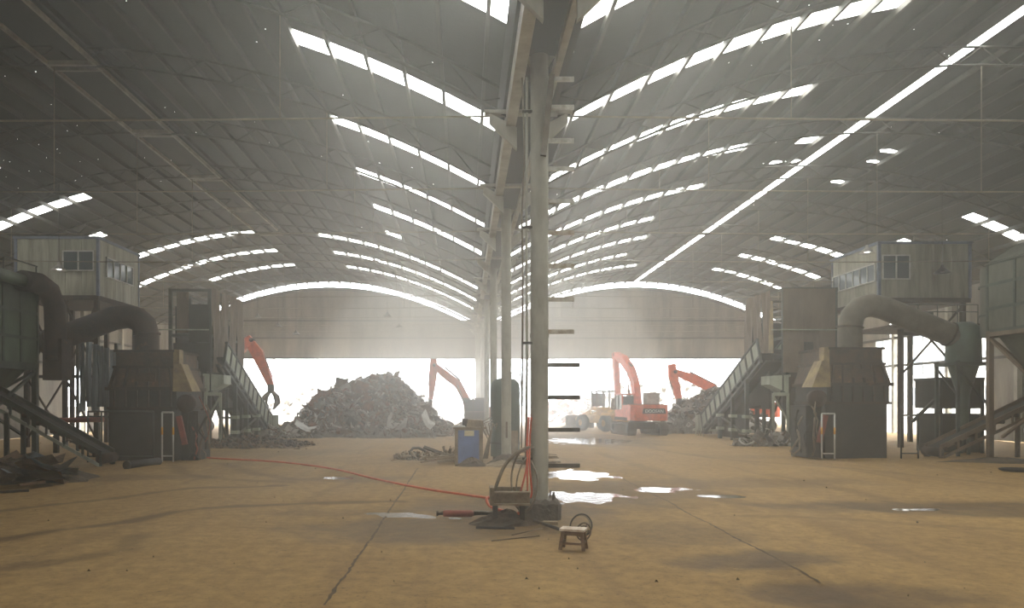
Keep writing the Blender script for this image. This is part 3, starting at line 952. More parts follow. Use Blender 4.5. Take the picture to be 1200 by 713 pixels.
# ---- inclined feed conveyors climbing towards the viewer
def feed_conveyor(xi, d, y0, z0, y1, z1, label):
    """xi: x of the visible side wall; body lies on the -d side"""
    t = thing('feed_conveyor', label, 'conveyor')
    w = 1.25
    L = math.hypot(y1 - y0, z1 - z0); n = 11
    uy, uz = (y1 - y0) / L, (z1 - z0) / L
    ny_, nz_ = -uz, uy
    if nz_ < 0: ny_, nz_ = -ny_, -nz_
    def P(s, h, x): return (x, y0 + uy * s + ny_ * h, z0 + uz * s + nz_ * h)
    for x in (xi, xi - d * w):
        for k in range(n):
            a, b_ = L * k / n + .05, L * (k + 1) / n - .05
            MB().hexa([P(a, -.05, x - .02), P(b_, -.05, x - .02), P(b_, -.05, x + .02), P(a, -.05, x + .02)],
                      [P(a, .75, x - .02), P(b_, .75, x - .02), P(b_, .75, x + .02), P(a, .75, x + .02)]).build('side_panel', M['conveyor'], t)
        for k in range(n + 1):
            s = L * k / n
            MB().bar(P(s, -.35, x + d * .03), P(s, .8, x + d * .03), .1, .1, up=(1, 0, 0)).build('rib', M['frame'], t)
        for h, th in ((.8, .1), (-.07, .1), (-.36, .12)):
            MB().bar(P(0, h, x), P(L, h, x), .13, th).build('stringer', M['frame'], t)
    MB().hexa([P(0, 0, xi), P(L, 0, xi), P(L, 0, xi - d * w), P(0, 0, xi - d * w)],
              [P(0, .06, xi), P(L, .06, xi), P(L, .06, xi - d * w), P(0, .06, xi - d * w)]).build('belt', M['black'], t)
    # foot box with upright ribs
    yb0, yb1 = y1 - .1, y1 + 1.3
    for k in range(4):
        y = yb0 + (yb1 - yb0) * k / 3
        MB().box(xi - .05, xi + d * .08 + .05, y - .07, y + .07, -.05, 1.2).build('foot_rib', M['conveyor'], t)
    MB().box(min(xi, xi - d * w), max(xi, xi - d * w), yb0, yb1, .25, 1.15).build('foot_box', M['conveyor'], t)
    # legs
    for q, (s, hz) in enumerate(((L * .22, 0), (L * .45, 0), (L * .68, 0))):
        for x in (xi, xi - d * w):
            p = P(s, -.36, x)
            MB().box(x - .09, x + .09, p[1] - .09, p[1] + .09, -.03, p[2]).build('leg', M['frame'], t)
        p = P(s, -.36, 0)
        if p[2] > 1.2:
            MB().box(min(xi, xi - d * w), max(xi, xi - d * w), p[1] - .05, p[1] + .05, p[2] * .55, p[2] * .55 + .1).build('cross_beam', M['frame'], t)
            MB().box(xi - .16, xi + .16, p[1] - .2, p[1] + .2, .45, .6).build('bracket', M['conveyor'], t)
            MB().box(xi - .16, xi + .16, p[1] - .2, p[1] + .2, 1.15, 1.3).build('bracket', M['conveyor'], t)
    a, b_ = P(L * .22, -.36, xi), P(L * .68, -.36, xi)
    MB().bar((xi, a[1], .3), (xi, b_[1], b_[2] * .9), .08).build('brace', M['frame'], t)
    MB().hexa([P(0, -.4, xi - d * .2), P(L * .93, -.4, xi - d * .2), P(L * .93, -.4, xi - d * (w - .2)), P(0, -.4, xi - d * (w - .2))],
              [P(0, -.3, xi - d * .2), P(L * .93, -.3, xi - d * .2), P(L * .93, -.3, xi - d * (w - .2)), P(0, -.3, xi - d * (w - .2))]).build('return_guard', M['dark'], t)
    # dark apron that closes the space under the belt
    a, b_ = P(L * .1, -.4, 0), P(L * .9, -.4, 0)
    MB().prism([(a[1], a[2]), (b_[1], b_[2]), (b_[1], 0), (a[1] + 2.6, 0), (a[1] + 2.6, 1.6), (a[1], 1.6)], xi - d * w * .55, xi - d * (w * .55 + .03), 'yz').build('apron', M['dark'], t)
    return t


feed_conveyor(WX(266, 33.6), 1, 33.2, WZ(402, 33.2) - .7, 41.0, .45, 'green ribbed feed conveyor dropping to the large scrap heap beneath the orange arm')
feed_conveyor(WX(885, 35.0), -1, 34.4, WZ(398, 34.4) - .7, 42.6, .5, 'green ribbed feed conveyor dropping beside the orange excavator with a grey box')


# ---- discharge conveyors across the front of the lines
def discharge(x0, z0, x1, z1, Y, label, legs, mat):
    t = thing('discharge_conveyor', label, 'conveyor')
    w = .85
    for y in (Y, Y + w):
        MB().bar((x0, y, z0 + .18), (x1, y, z1 + .18), .06, .14).build('stringer', mat, t)
        MB().bar((x0, y, z0 - .22), (x1, y, z1 - .22), .06, .1).build('lower_stringer', M['conveyor'] if y == Y and x1 < 0 else mat, t)
        n = 11
        for k in range(n + 1):
            x = x0 + (x1 - x0) * k / n; z = z0 + (z1 - z0) * k / n
            MB().box(x - .03, x + .03, y - .03, y + .03, z - .22, z + .18).build('upright', mat, t)
    n = 14
    rm = MB().lathe([(.01, 0), (.07, 0), (.07, w - .08), (.01, w - .08)], (0, 0, 0), 10, 'y').mesh('roller', M['rust'])
    for k in range(n):
        q = (k + .5) / n
        shared('roller', rm, t, (x0 + (x1 - x0) * q, Y + .04, z0 + (z1 - z0) * q))
    MB().bar((x0, Y + w / 2, z0 + .12), (x1, Y + w / 2, z1 + .12), w - .15, .04).build('belt', M['black'], t)
    MB().lathe([(.01, 0), (.16, 0), (.16, w), (.01, w)], (x0, Y, z0), 14, 'y').build('tail_drum', M['rust'], t)
    for x in legs:
        z = z0 + (z1 - z0) * (x - x0) / (x1 - x0)
        for y in (Y, Y + w):
            MB().box(x - .06, x + .06, y - .05, y + .05, -.03, z - .2).build('leg', mat, t)
    return t


discharge(WX(118, 22.6), .02 + .2, -17.2, 3.6, 22.6, 'dark discharge conveyor climbing past the green dust collector with a pale lower beam', (-14.0, -16.6), M['frame'])
discharge(WX(1085, 26.6), .2, 23.5, 3.5, 26.6 - .8, 'rusty discharge conveyor climbing from the hood towards the tall dust collector', (19.9, 22.8), M['rust2'])


# ---- dust collectors
def dust_collector(d, xf, y0, y1, zb, zt, label, panelmat, framemat, legmat, ncol, zrows):
    """xf: face towards the middle of the hall, body extends outward"""
    t = thing('dust_collector', label, 'dust collector')
    xo = xf + d * 4.2
    xa, xb = min(xf, xo), max(xf, xo)
    MB().box(xa + .06, xb - .06, y0 + .06, y1 - .06, zb, zt).build('casing', M['dark'], t)
    st = (y1 - y0) / ncol
    for k in range(ncol):
        for q in range(len(zrows) - 1):
            MB().box(xf - .05, xf + .05, y0 + k * st + .05, y0 + (k + 1) * st - .05, zrows[q] + .05, zrows[q + 1] - .05).build('panel', panelmat, t)
    nx_ = 4; sx = (xb - xa) / nx_
    for y in (y0, y1):
        for k in range(nx_):
            for q in range(len(zrows) - 1):
                MB().box(xa + k * sx + .05, xa + (k + 1) * sx - .05, y - .03, y + .05, zrows[q] + .05, zrows[q + 1] - .05).build('panel', panelmat, t)
    for k in range(ncol + 1):
        y = y0 + k * st
        MB().box(xf - .07, xf + .07, y - .05, y + .05, zb, zt).build('stiffener', framemat, t)
    for z in zrows:
        MB().box(xf - .07, xf + .07, y0, y1, z - .05, z + .05).build('stiffener', framemat, t)
    MB().hexa([(xf + d * 1.5, y0 + .3 * (y1 - y0), .9), (xf + d * 2.6, y0 + .3 * (y1 - y0), .9), (xf + d * 2.6, y1 - .3 * (y1 - y0), .9), (xf + d * 1.5, y1 - .3 * (y1 - y0), .9)],
              [(xf + d * .1, y0 + .1, zb), (xo - d * .1, y0 + .1, zb), (xo - d * .1, y1 - .1, zb), (xf + d * .1, y1 - .1, zb)]).build('hopper', panelmat, t)
    for x in (xf, xo):
        for y in (y0 + .05, y1 - .05):
            MB().box(x - .08, x + .08, y - .08, y + .08, -.05, zb).build('leg', legmat, t)
    for z in (zb - .1,):
        MB().box(xf - .08, xf + .08, y0, y1, z - .09, z + .05).build('ring_beam', legmat, t)
    MB().bar((xf, y1, zb - .2), (xf, y0 + .3 * (y1 - y0), .8), .09).build('brace', legmat, t)
    MB().bar((xf, y0, zb - .2), (xf, y1 - .1 * (y1 - y0), .8), .08).build('brace', legmat, t)
    MB().bar((xf, y1, zb - .2), (xo, y1, .8), .09).build('brace', legmat, t)
    return t


dl = dust_collector(-1, -14.35, 19.2, 24.75, 3.2, 5.75, 'green panelled dust collector with a platform railing', M['greenbag'], M['greenframe'], M['greenframe'], 6, [3.2, 4.05, 4.9, 5.75])
for z in (6.05, 6.5):
    MB().tube([(-14.35, 19.2, z + .02), (-14.35, 24.8, z)], .025, 6).build('platform_rail', M['frame'], dl)
for y in (19.3, 21.2, 23.0, 24.75):
    MB().tube([(-14.35, y, 5.7), (-14.35, y, 6.5)], .025, 6).build('rail_post', M['frame'], dl)
MB().tube([(-14.0, 19.2, 5.85), (-14.0, 23.6, 5.8)], .19, 14).build('green_pipe', M['greenbag'], dl)
MB().tube([(-14.0, 23.4, 5.8), (-13.95, 24.2, 5.85), (-13.95, 24.8, 5.7), (-13.95, 25.15, 5.2), (-13.95, 25.2, 4.6), (-13.95, 25.2, 3.4)], .34, 14).build('elbow_duct', M['rust'], dl)
MB().box(-14.25, -13.6, 24.95, 25.6, 2.7, 4.1).build('duct_box', M['rust'], dl)
dr = dust_collector(1, 17.7, 18.8, 25.0, 4.35, 6.6, 'tall grey-green dust collector with rusty legs', M['greygreen'], M['greenframe'], M['rust2'], 5, [4.35, 5.1, 5.9, 6.6])
MB().hexa([(17.6, 18.8, 6.6), (21.9, 18.8, 6.6), (21.9, 25.1, 6.6), (17.6, 25.1, 6.6)],
          [(18.3, 19.2, 7.2), (21.3, 19.2, 7.2), (21.3, 24.5, 7.2), (18.3, 24.5, 7.2)]).build('sloped_lid', M['greygreen'], dr)
MB().lathe([(.45, 4.2), (.45, 6.6)], (18.35, 25.6, 0), 16).build('rear_stack', M['greygreen'], dr)
MB().lathe([(.5, 4.9), (.5, 4.97)], (18.35, 25.6, 0), 16).build('stack_ring', M['frame'], dr)
MB().lathe([(.5, 5.9), (.5, 5.97)], (18.35, 25.6, 0), 16).build('stack_ring', M['frame'], dr)
cb = thing('cyclone_box', 'dark green cyclone box receiving the brown-grey bent duct', 'cyclone', (0, 0, 0))
x0, x1 = WX(1124, 26.6), WX(1160, 26.6)
MB().lathe([(.02, 4.9), (.3, 4.88), (.56, 4.7), (.58, 3.4), (.5, 3.3), (.2, 2.2), (.16, .6)], ((x0 + x1) / 2, 27.2, 0), 18).build('drum', M['tank'], cb)
for dx in (-.6, .6):
    for dy in (-.6, .6):
        MB().box((x0 + x1) / 2 + dx - .05, (x0 + x1) / 2 + dx + .05, 27.2 + dy - .05, 27.2 + dy + .05, -.02, 3.45).build('leg', M['frame'], cb)
for s in (-1, 1):
    MB().bar(((x0 + x1) / 2 - .6, 27.2 + s * .6, 3.2), ((x0 + x1) / 2 + .6, 27.2 + s * .6, 1.7), .06).build('brace', M['frame'], cb)
MB().box((x0 + x1) / 2 - .66, (x0 + x1) / 2 + .66, 26.54, 27.86, 3.28, 3.4).build('ring_frame', M['frame'], cb)
bn = thing('steel_bin', 'dark blue-grey steel bin under the cyclone box', 'bin')
xa, xb = WX(1100, 28.5), WX(1152, 28.5)
MB().box(xa, xb, 28.5, 30, 1.7, 2.85).build('body', M['dark'], bn)
MB().box(xa - .04, xb + .04, 28.45, 30.05, 2.8, 2.9).build('rim', M['frame'], bn)
for x in (xa + .05, (xa + xb) / 2, xb - .05):
    MB().box(x - .05, x + .05, 28.42, 28.52, -.02, 2.8).build('post', M['frame'], bn)
MB().box(xa, xb, 28.6, 29.9, .0, 1.5).build('base', M['dark'], bn)
MB().bar((xa, 28.5, 2.2), (xa - 1.0, 28.5, 1.2), .1).build('strut', M['frame'], bn)


# ---- control cabins on stilts
def window(t, p0, ux, w, z0, z1, npane, nrm, name='window'):
    """p0: lower corner, ux: unit vector along the wall, nrm: outward normal"""
    p0 = Vector(p0); ux = Vector(ux); nrm = Vector(nrm); up = Vector((0, 0, 1))
    fr = MB(); q = .05
    def slab(mb, a, b_, za, zb, o0, o1):
        A = p0 + ux * a; B = p0 + ux * b_
        b4 = [A + nrm * o0 + up * za, B + nrm * o0 + up * za, B + nrm * o1 + up * za, A + nrm * o1 + up * za]
        t4 = [v + up * (zb - za) for v in b4]
        return mb.hexa(b4, t4)
    slab(fr, 0, w, z0, z0 + q, -.02, .08); slab(fr, 0, w, z1 - q, z1, -.02, .08)
    for k in range(npane + 1):
        a = (w - q) * k / npane
        slab(fr, a, a + q, z0, z1, -.02, .08)
    wo = fr.build(name + '_frame', M['white'], t)
    for k in range(npane):
        a = (w - q) * k / npane + q
        slab(MB(), a, (w - q) * (k + 1) / npane, z0 + q, z1 - q, .025, .04).build('pane', M['glass'], wo)


def cabin(label, xa, xb, y0, y1, z0, z1, d, legs):
    """d: +1 when the side facing the middle of the hall is xb"""
    t = thing('control_cabin', label, 'cabin')
    xi = xb if d > 0 else xa
    n = 5; st = (xb - xa) / n
    MB().box(xa + .04, xb - .04, y0 + .04, y1 - .04, z0, z1 - .05).build('core', M['cabin'], t)
    rq = random.Random(int(abs(xa) * 10))
    for k in range(n):
        MB().box(xa + k * st + .008, xa + (k + 1) * st - .008, y0 - .012 - rq.uniform(0, .008), y0 + .03, z0 + .02, z1 - .05).build('front_sheet', M['cabin'], t)
    st = (y1 - y0) / n
    for k in range(n):
        MB().box(xi - .02, xi + .02 + rq.uniform(0, .008), y0 + k * st + .008, y0 + (k + 1) * st - .008, z0 + .02, z1 - .05).build('side_sheet', M['cabin'], t)
    MB().box(xa - .1, xb + .1, y0 - .1, y1 + .1, z1 - .05, z1 + .06).build('roof_slab', M['cabintrim'], t)
    MB().box(xa - .03, xb + .03, y0 - .05, y1 + .03, z0 - .18, z0 + .02).build('floor_frame', M['rust'], t)
    for x in (xa, xb):
        for y in (y0, y1):
            MB().box(x - .06, x + .06, y - .06, y + .06, z0, z1).build('corner_trim', M['cabintrim'], t)
    for x in legs:
        for y in (y0 + .1, y1 - .1):
            MB().box(x - .09, x + .09, y - .09, y + .09, -.03, z0 - .15).build('stilt', M['rust'], t)
    for i in range(len(legs) - 1):
        for (za, zb) in ((3.1, z0 - .3),) if d < 0 else ((.3, 3.0), (3.1, z0 - .3)):
            MB().bar((legs[i], y0 + .1, za), (legs[i + 1], y0 + .1, zb), .07).build('brace', M['rust'], t)
            MB().bar((legs[i], y0 + .1, zb), (legs[i + 1], y0 + .1, za), .07).build('brace', M['rust'], t)
    for z in ((4.9,) if d < 0 else (3.05, 4.6)):
        MB().box(min(legs) - .1, max(legs) + .1, y0, y0 + .12, z - .07, z + .07).build('tie_beam', M['rust'], t)
    return t


y0 = 32.0
cl = cabin('stained pale cabin on stilts lit by a bulb above the green dust collector', WX(19, y0), WX(115, y0), y0, 35.9, WZ(347, y0), WZ(279, y0), 1,
           [WX(30, y0), WX(75, y0), WX(112, y0)])
window(cl, (WX(74, y0), y0, 0), (1, 0, 0), WX(111, y0) - WX(74, y0), WZ(318, y0), WZ(294, y0), 2, (0, -1, 0))
window(cl, (WX(115, y0) + .02, 32.6, 0), (0, 1, 0), 2.6, 7.45, 8.35, 4, (1, 0, 0))
cr_ = cabin('stained pale cabin on stilts with a dark front window beside the brown-grey duct', WX(1030, y0), WX(1136, y0), y0, 36.0, WZ(350, y0), WZ(285, y0), -1,
            [WX(1057, y0), WX(1130, y0)])
window(cr_, (WX(1033, y0), y0, 0), (1, 0, 0), WX(1066, y0) - WX(1033, y0), WZ(328, y0), WZ(299, y0), 2, (0, -1, 0))
window(cr_, (WX(1030, y0) - .02, 35.9, 0), (0, -1, 0), 3.75, 7.2, 8.0, 6, (-1, 0, 0))
MB().box(WX(1038, y0), WX(1132, y0), y0 - .9, y0 + 2.5, 5.1, 5.25).build('walkway_deck', M['rust'], cr_)
for z in (5.75, 6.05):
    MB().tube([(WX(1040, y0), y0 - .85, z), (WX(1130, y0), y0 - .85, z)], .022, 6).build('walkway_rail', M['frame'], cr_)
for px in (1040, 1062, 1084, 1107, 1130):
    MB().tube([(WX(px, y0), y0 - .85, 5.2), (WX(px, y0), y0 - .85, 6.05)], .022, 6).build('rail_post', M['frame'], cr_)
ac = thing('equipment_box', 'small grey equipment box on the walkway under the stilt cabin', 'box')
MB().box(WX(1076, 31.6), WX(1094, 31.6), 31.6, 32.3, 5.25, 5.8).build('casing', M['greygreen'], ac)
MB().box(WX(1078, 31.6), WX(1088, 31.6), 31.56, 31.6, 5.3, 5.72).build('grille', M['dark'], ac)

# ---- galvanised sheets hung under the left cabin, red pipe
gs = thing('galvanised_screen', 'screen of standing galvanised sheets beside the dark rusty hood', 'screen')
for k in range(6):
    Y = 29.5
    a = WX(93 + 7.2 * k, Y); b_ = WX(93 + 7.2 * (k + 1), Y)
    v = []
    low = WZ(482 - (k % 2) * 5, Y); hi = WZ(399 + k * 2.2, Y)
    for zi in range(5):
        for xi_ in range(4):
            v.append((a + (b_ - a) * xi_ / 3.1, Y + .06 * math.sin(xi_ * 2 + k) + .05 * math.sin(zi * 1.2 + k * 2), low + (hi - low) * zi / 4))
    ob = MB().add(v, [(zi * 4 + q, zi * 4 + q + 1, zi * 4 + q + 5, zi * 4 + q + 4) for zi in range(4) for q in range(3)]).build('galvanised_sheet', M['galv'], gs)
    md = ob.modifiers.new('thick', 'SOLIDIFY'); md.thickness = .015
MB().box(WX(90, 29.6), WX(138, 29.6), 29.6, 29.68, 1.3, 1.4).build('rail', M['frame'], gs)
for px in (91, 136):
    MB().box(WX(px, 29.7) - .05, WX(px, 29.7) + .05, 29.65, 29.75, -.02, 4.3).build('post', M['frame'], gs)
rp = thing('red_pipe', 'thick red pipe lying level beneath the galvanised sheet screen', 'pipe')
MB().tube([(WX(58, 28.6), 28.6, WZ(493, 28.6)), (WX(121, 28.6), 28.6, WZ(492, 28.6))], .1, 12).build('pipe', M['redsteel'], rp)
for px in (66, 114):
    MB().box(WX(px, 28.6) - .08, WX(px, 28.6) + .08, 28.52, 28.68, -.02, WZ(496, 28.6)).build('support', M['dark'], rp)
# ================================================================== excavators
def poly_bar(pts, ths, w, x=0):
    """plate-box following a polyline in the y-z plane with a thickness per point"""
    mb = MB(); L_, R_ = [], []
    n = len(pts)
    for i, (y, z) in enumerate(pts):
        a = pts[max(i - 1, 0)]; b_ = pts[min(i + 1, n - 1)]
        d = Vector((b_[0] - a[0], b_[1] - a[1])).normalized(); nn = Vector((-d.y, d.x))
        L_.append((y + nn.x * ths[i] / 2, z + nn.y * ths[i] / 2)); R_.append((y - nn.x * ths[i] / 2, z - nn.y * ths[i] / 2))
    v = []
    for i in range(n):
        v += [(x - w / 2, *L_[i]), (x + w / 2, *L_[i]), (x + w / 2, *R_[i]), (x - w / 2, *R_[i])]
    f = [(0, 1, 2, 3), tuple(4 * (n - 1) + q for q in (3, 2, 1, 0))]
    for i in range(n - 1):
        for q in range(4):
            f.append((4 * i + q, 4 * i + (q + 1) % 4, 4 * i + 4 + (q + 1) % 4, 4 * i + 4 + q))
    return mb.add(v, f)


def cylinder_ram(t, a, b_, x, r=.075):
    a = Vector((x, *a)); b_ = Vector((x, *b_)); m = a.lerp(b_, .58)
    o = MB().tube([a, m], r, 10).build('ram', M['track'], t)
    MB().tube([m, b_], r * .55, 8).build('ram_rod', M['chrome'], o)


def excavator(label, loc, yaw, s, boom, arm, tool='grapple', grey_box=False, cabmat='orange'):
    t = thing('excavator', label, 'excavator', loc, yaw, 'orange excavators at the far end of the hall')
    t.scale = (s, s, s)
    for sx in (-1, 1):
        prof = []
        for k in range(9):
            a = PI / 2 + PI * k / 8; prof.append((-1.7 + .42 * math.cos(a), .43 + .42 * math.sin(a)))
        for k in range(9):
            a = -PI / 2 + PI * k / 8; prof.append((1.7 + .42 * math.cos(a), .43 + .42 * math.sin(a)))
        inner = [(y * .93, .43 + (z - .43) * .78) for y, z in prof]
        tr = MB().prism(inner, sx * 1.12 - .22, sx * 1.12 + .22, 'yz').build('track_frame', M['track'], t)
        # shoes around the loop
        per = []
        n = len(prof)
        seg = [((prof[i], prof[(i + 1) % n])) for i in range(n)]
        for a, b_ in seg:
            l = math.hypot(b_[0] - a[0], b_[1] - a[1]); m_ = max(1, round(l / .2))
            for q in range(m_): per.append(((a[0] + (b_[0] - a[0]) * (q + .5) / m_, a[1] + (b_[1] - a[1]) * (q + .5) / m_), (b_[0] - a[0], b_[1] - a[1])))
        sh = MB()
        for (y, z), (dy, dz) in per:
            l = math.hypot(dy, dz); dy, dz = dy / l, dz / l
            sh.bar((sx * 1.12, y - dy * .085, z - dz * .085), (sx * 1.12, y + dy * .085, z + dz * .085), .58, .06, up=(0, -dz, dy))
        sh.build('track_shoes', M['track'], t, kind='stuff')
        for y in (-1.7, 1.7):
            MB().lathe([(.02, -.26), (.3, -.26), (.3, .26), (.02, .26)], (sx * 1.12, y, .43), 14, 'x').build('sprocket', M['dark'], tr)
    MB().box(-.9, .9, -1.0, 1.0, .4, .85).build('undercarriage', M['track'], t)
    MB().lathe([(.02, .85), (.62, .85), (.62, 1.0), (.02, 1.0)], n=20).build('slew_ring', M['dark'], t)
    MB().box(-1.25, 1.25, -2.0, 1.55, 1.0, 1.22).build('deck', M['track'], t)
    pl = [(-1.32, -1.55), (-1.32, -2.2), (-1.1, -2.5), (-.5, -2.66), (.5, -2.66), (1.1, -2.5), (1.32, -2.2), (1.32, -1.55)]
    cw = MB().prism(pl, 1.02, 2.12, 'xy').build('counterweight', M['orange'], t)
    MB().prism([(-.62, 1.5), (-.55, 1.86), (.95, 1.86), (1.02, 1.5)], -2.68, -2.63, 'xz').build('name_panel', M['dark'], cw)
    MB().box(-1.25, 1.25, -1.6, -.25, 1.22, 2.08).build('engine_cover', M['orange'], t)
    MB().box(-1.24, 1.24, -1.62, -.28, 2.08, 2.16).build('cover_top', M['track'], t)
    MB().box(.45, 1.25, -.25, 1.4, 1.22, 1.8).build('tool_box', M['orange'], t)
    if grey_box:
        MB().box(.12, 1.0, -1.5, -.7, 2.14, 2.95).build('exhaust_housing', M['tin'], t)
    # cab
    cabm = MB()
    cab = MB().box(-1.24, -.3, -.15, 1.5, 1.22, 1.75).build('cab', M[cabmat], t)
    for x in (-1.2, -.34):
        for y in (-.12, .75, 1.46):
            MB().box(x - .05, x + .05, y - .05, y + .05, 1.75, 2.8).build('cab_pillar', M['track'] if y > .5 else M[cabmat], cab)
    MB().box(-1.28, -.26, -.2, 1.55, 2.8, 2.9).build('cab_roof', M[cabmat], cab)
    for (a, b_, c_, d_) in ((-1.21, -1.19, -.08, 1.42), (-.35, -.33, -.08, 1.42)):
        MB().box(a, b_, c_, d_, 1.78, 2.78).build('cab_window', M['glass'], cab)
    MB().box(-1.15, -.38, -.13, -.11, 1.95, 2.7).build('cab_window', M['glass'], cab)
    MB().box(-1.15, -.38, 1.46, 1.48, 1.5, 2.7).build('cab_window', M['glass'], cab)
    # work arm
    n = len(boom)
    bo = poly_bar(boom, [.45] + [.66] * (n - 2) + [.42], .46, .08).build('boom', M['orange'], t)
    ar = poly_bar(arm, [.5, .7, .36], .38, .08).build('arm', M['orange'], t)
    kn = boom[n // 2]
    for x in (-.22, .38):
        cylinder_ram(bo, (.95, 1.25), (kn[0] + .05, kn[1] - .1), x)
    mid = ((boom[1][0] + kn[0]) / 2, (boom[1][1] + kn[1]) / 2 + .35)
    cylinder_ram(bo, (kn[0] - .2, kn[1] + .34), (arm[0][0], arm[0][1] + .12), .08)
    e = arm[2]
    dv = Vector((arm[2][0] - arm[1][0], arm[2][1] - arm[1][1])).normalized()
    nn = Vector((dv.y, -dv.x))
    if nn.x < 0: nn = -nn
    cylinder_ram(ar, (arm[1][0] + nn.x * .3, arm[1][1] + nn.y * .3), (e[0] + nn.x * .3 - dv.x * .3, e[1] + nn.y * .3 - dv.y * .3), .08, .06)
    MB().lathe([(.02, -.25), (.13, -.25), (.13, .25), (.02, .25)], (.08, boom[-1][0], boom[-1][1]), 12, 'x').build('pivot_pin', M['dark'], bo)
    if tool == 'grapple':
        g = MB().box(-.12, .28, e[0] - .18, e[0] + .18, e[1] - .45, e[1] + .05).build('grapple_head', M['track'], t)
        for k in range(4):
            a = PI / 4 + PI / 2 * k
            cx_, cy_ = math.cos(a), math.sin(a)
            pts = [(.08 + cx_ * .12, e[0] + cy_ * .12, e[1] - .4), (.08 + cx_ * .5, e[0] + cy_ * .5, e[1] - .7), (.08 + cx_ * .55, e[0] + cy_ * .55, e[1] - 1.1), (.08 + cx_ * .2, e[0] + cy_ * .2, e[1] - 1.5)]
            MB().tube(pts, [.1, .12, .09, .03], 6).build('tine', M['track'], g)
    else:
        bk = [(e[0] + .1, e[1]), (e[0] + .35, e[1] - .5), (e[0] + .1, e[1] - 1.0), (e[0] - .55, e[1] - 1.05), (e[0] - .35, e[1] - .85), (e[0] - .1, e[1] - .7), (e[0] - .1, e[1] - .1)]
        MB().prism(bk, -.4, .56, 'yz').build('bucket', M['track'], t)
    return t


# reaching over the ribbed conveyor towards the large heap (arm seen above the conveyor)
Y = 46.0
X = -18.2
def loc2(px, py, Y, X, d): return ((WX(px, Y) - X) * d, WZ(py, Y))
tip = loc2(296, 399, Y, X, 1)
excavator('orange excavator whose arm reaches over the ribbed conveyor beside the sheet-hung tower', (X, Y, 0), -PI / 2, 1.0,
          [(.3, 1.6), (1.5, 3.3), (3.0, 4.6), (4.0, tip[1] - .75), tip],
          [(tip[0] - .35, tip[1] + .15), (tip[0] + .35, tip[1] - .85), loc2(318, 452, Y, X, 1)])
# behind the heap
Y = 46.5; s = .75; X = WX(565, Y)
def l3(px, py): return ((X - WX(px, Y)) / s, WZ(py, Y) / s)
excavator('pale orange excavator with bent boom raised behind the large scrap heap', (X, Y, 0), PI / 2, s,
          [l3(549, 488), l3(546, 468), l3(537, 451), l3(520, 438), l3(509, 428)],
          [(l3(508, 421)[0], l3(508, 421)[1]), l3(508, 434), l3(505, 468)], 'bucket', False, 'track')
# the large one in the open with its counterweight to the viewer
excavator('orange excavator showing its counterweight and a grey box, parked by the wheel loader', (WX(748, 44.3), 44.3, 0), .1, .84,
          [(.2, 1.7), (.9, 3.6), (1.8, 4.6), (3.6, 5.5), (5.4, 6.0)],
          [(5.7, 6.15), (5.6, 5.3), (5.0, 2.6)], 'bucket', True)
Y = 50.0; s = .9; X = WX(868, Y)
excavator('orange excavator reaching over the smaller heap from behind the ribbed conveyor', (X, Y, 0), PI / 2, s,
          [l3(862, 500), l3(850, 478), l3(837, 457), l3(812, 444), l3(791, 436)],
          [(l3(787, 427)[0], l3(787, 427)[1]), l3(789, 440), l3(796, 468)], 'grapple')

# lettering on the counterweight of the near machine
M['letter'] = material('pale_lettering', (226, 220, 210), None, rough=.6)
fc = bpy.data.curves.new('counterweight_lettering', 'FONT')
fc.body = 'DOOSAN'; fc.size = .3; fc.extrude = .004; fc.align_x = 'CENTER'
fc.materials.append(M['letter'])
fo = bpy.data.objects.new('counterweight_lettering', fc)
COL.objects.link(fo)
fo.parent = next(o for o in bpy.data.objects if o.name.startswith('name_panel') and 'grey box' in o.parent.parent['label'])
fm_ = bpy.data.meshes.new_from_object(fo)
fm_.name = 'counterweight_lettering'
par = fo.parent
bpy.data.objects.remove(fo)
shared('counterweight_lettering', fm_, par, (.2, -2.69, 1.575), (PI / 2, 0, 0))

# ================================================================== wheel loader
wl_ = thing('wheel_loader', 'faded yellow wheel loader with open cab beside the orange excavator', 'wheel loader', (WX(708, 49.2), 49.2, 0), .5)
wl_.scale = (1.05, 1.05, 1.05)
for sx in (-1, 1):
    for y in (-1.15, 1.15):
        wo = MB().lathe([(.2, -.2), (.42, -.22), (.52, -.12), (.52, .12), (.42, .22), (.2, .2)], (sx * .82, y, .52), 20, 'x').build('tyre', M['black'], wl_)
        MB().lathe([(.01, -.12), (.26, -.14), (.26, .14), (.01, .12)], (sx * .82, y, .52), 14, 'x').build('wheel_rim', M['yellow'], wo)
MB().box(-.45, .45, -1.9, .2, .6, 1.35).build('engine_body', M['yellow'], wl_)
MB().box(-.4, .4, .2, 1.7, .5, 1.0).build('front_frame', M['yellow'], wl_)
for sx in (-1, 1):
    MB().prism([(-1.75, 1.0), (-1.7, 1.15), (-.6, 1.15), (-.5, 1.0)], sx * .82 - .22, sx * .82 + .22, 'yz').build('mudguard', M['yellow'], wl_)
    MB().bar((sx * .35, .9, 1.2), (sx * .35, 2.6, .6), .14, .24).build('lift_arm', M['yellow'], wl_)
cb_ = MB().box(-.55, .55, -.55, .65, 1.3, 1.5).build('cab_floor', M['yellow'], wl_)
for sx in (-.5, .5):
    for y in (-.5, .1, .6):
        MB().box(sx - .035, sx + .035, y - .035, y + .035, 1.5, 2.45).build('cab_pillar', M['track'], cb_)
MB().box(-.62, .62, -.65, .75, 2.45, 2.55).build('cab_roof', M['track'], cb_)
MB().box(-.48, .48, .58, .6, 1.55, 2.4).build('windscreen', M['glass'], cb_)
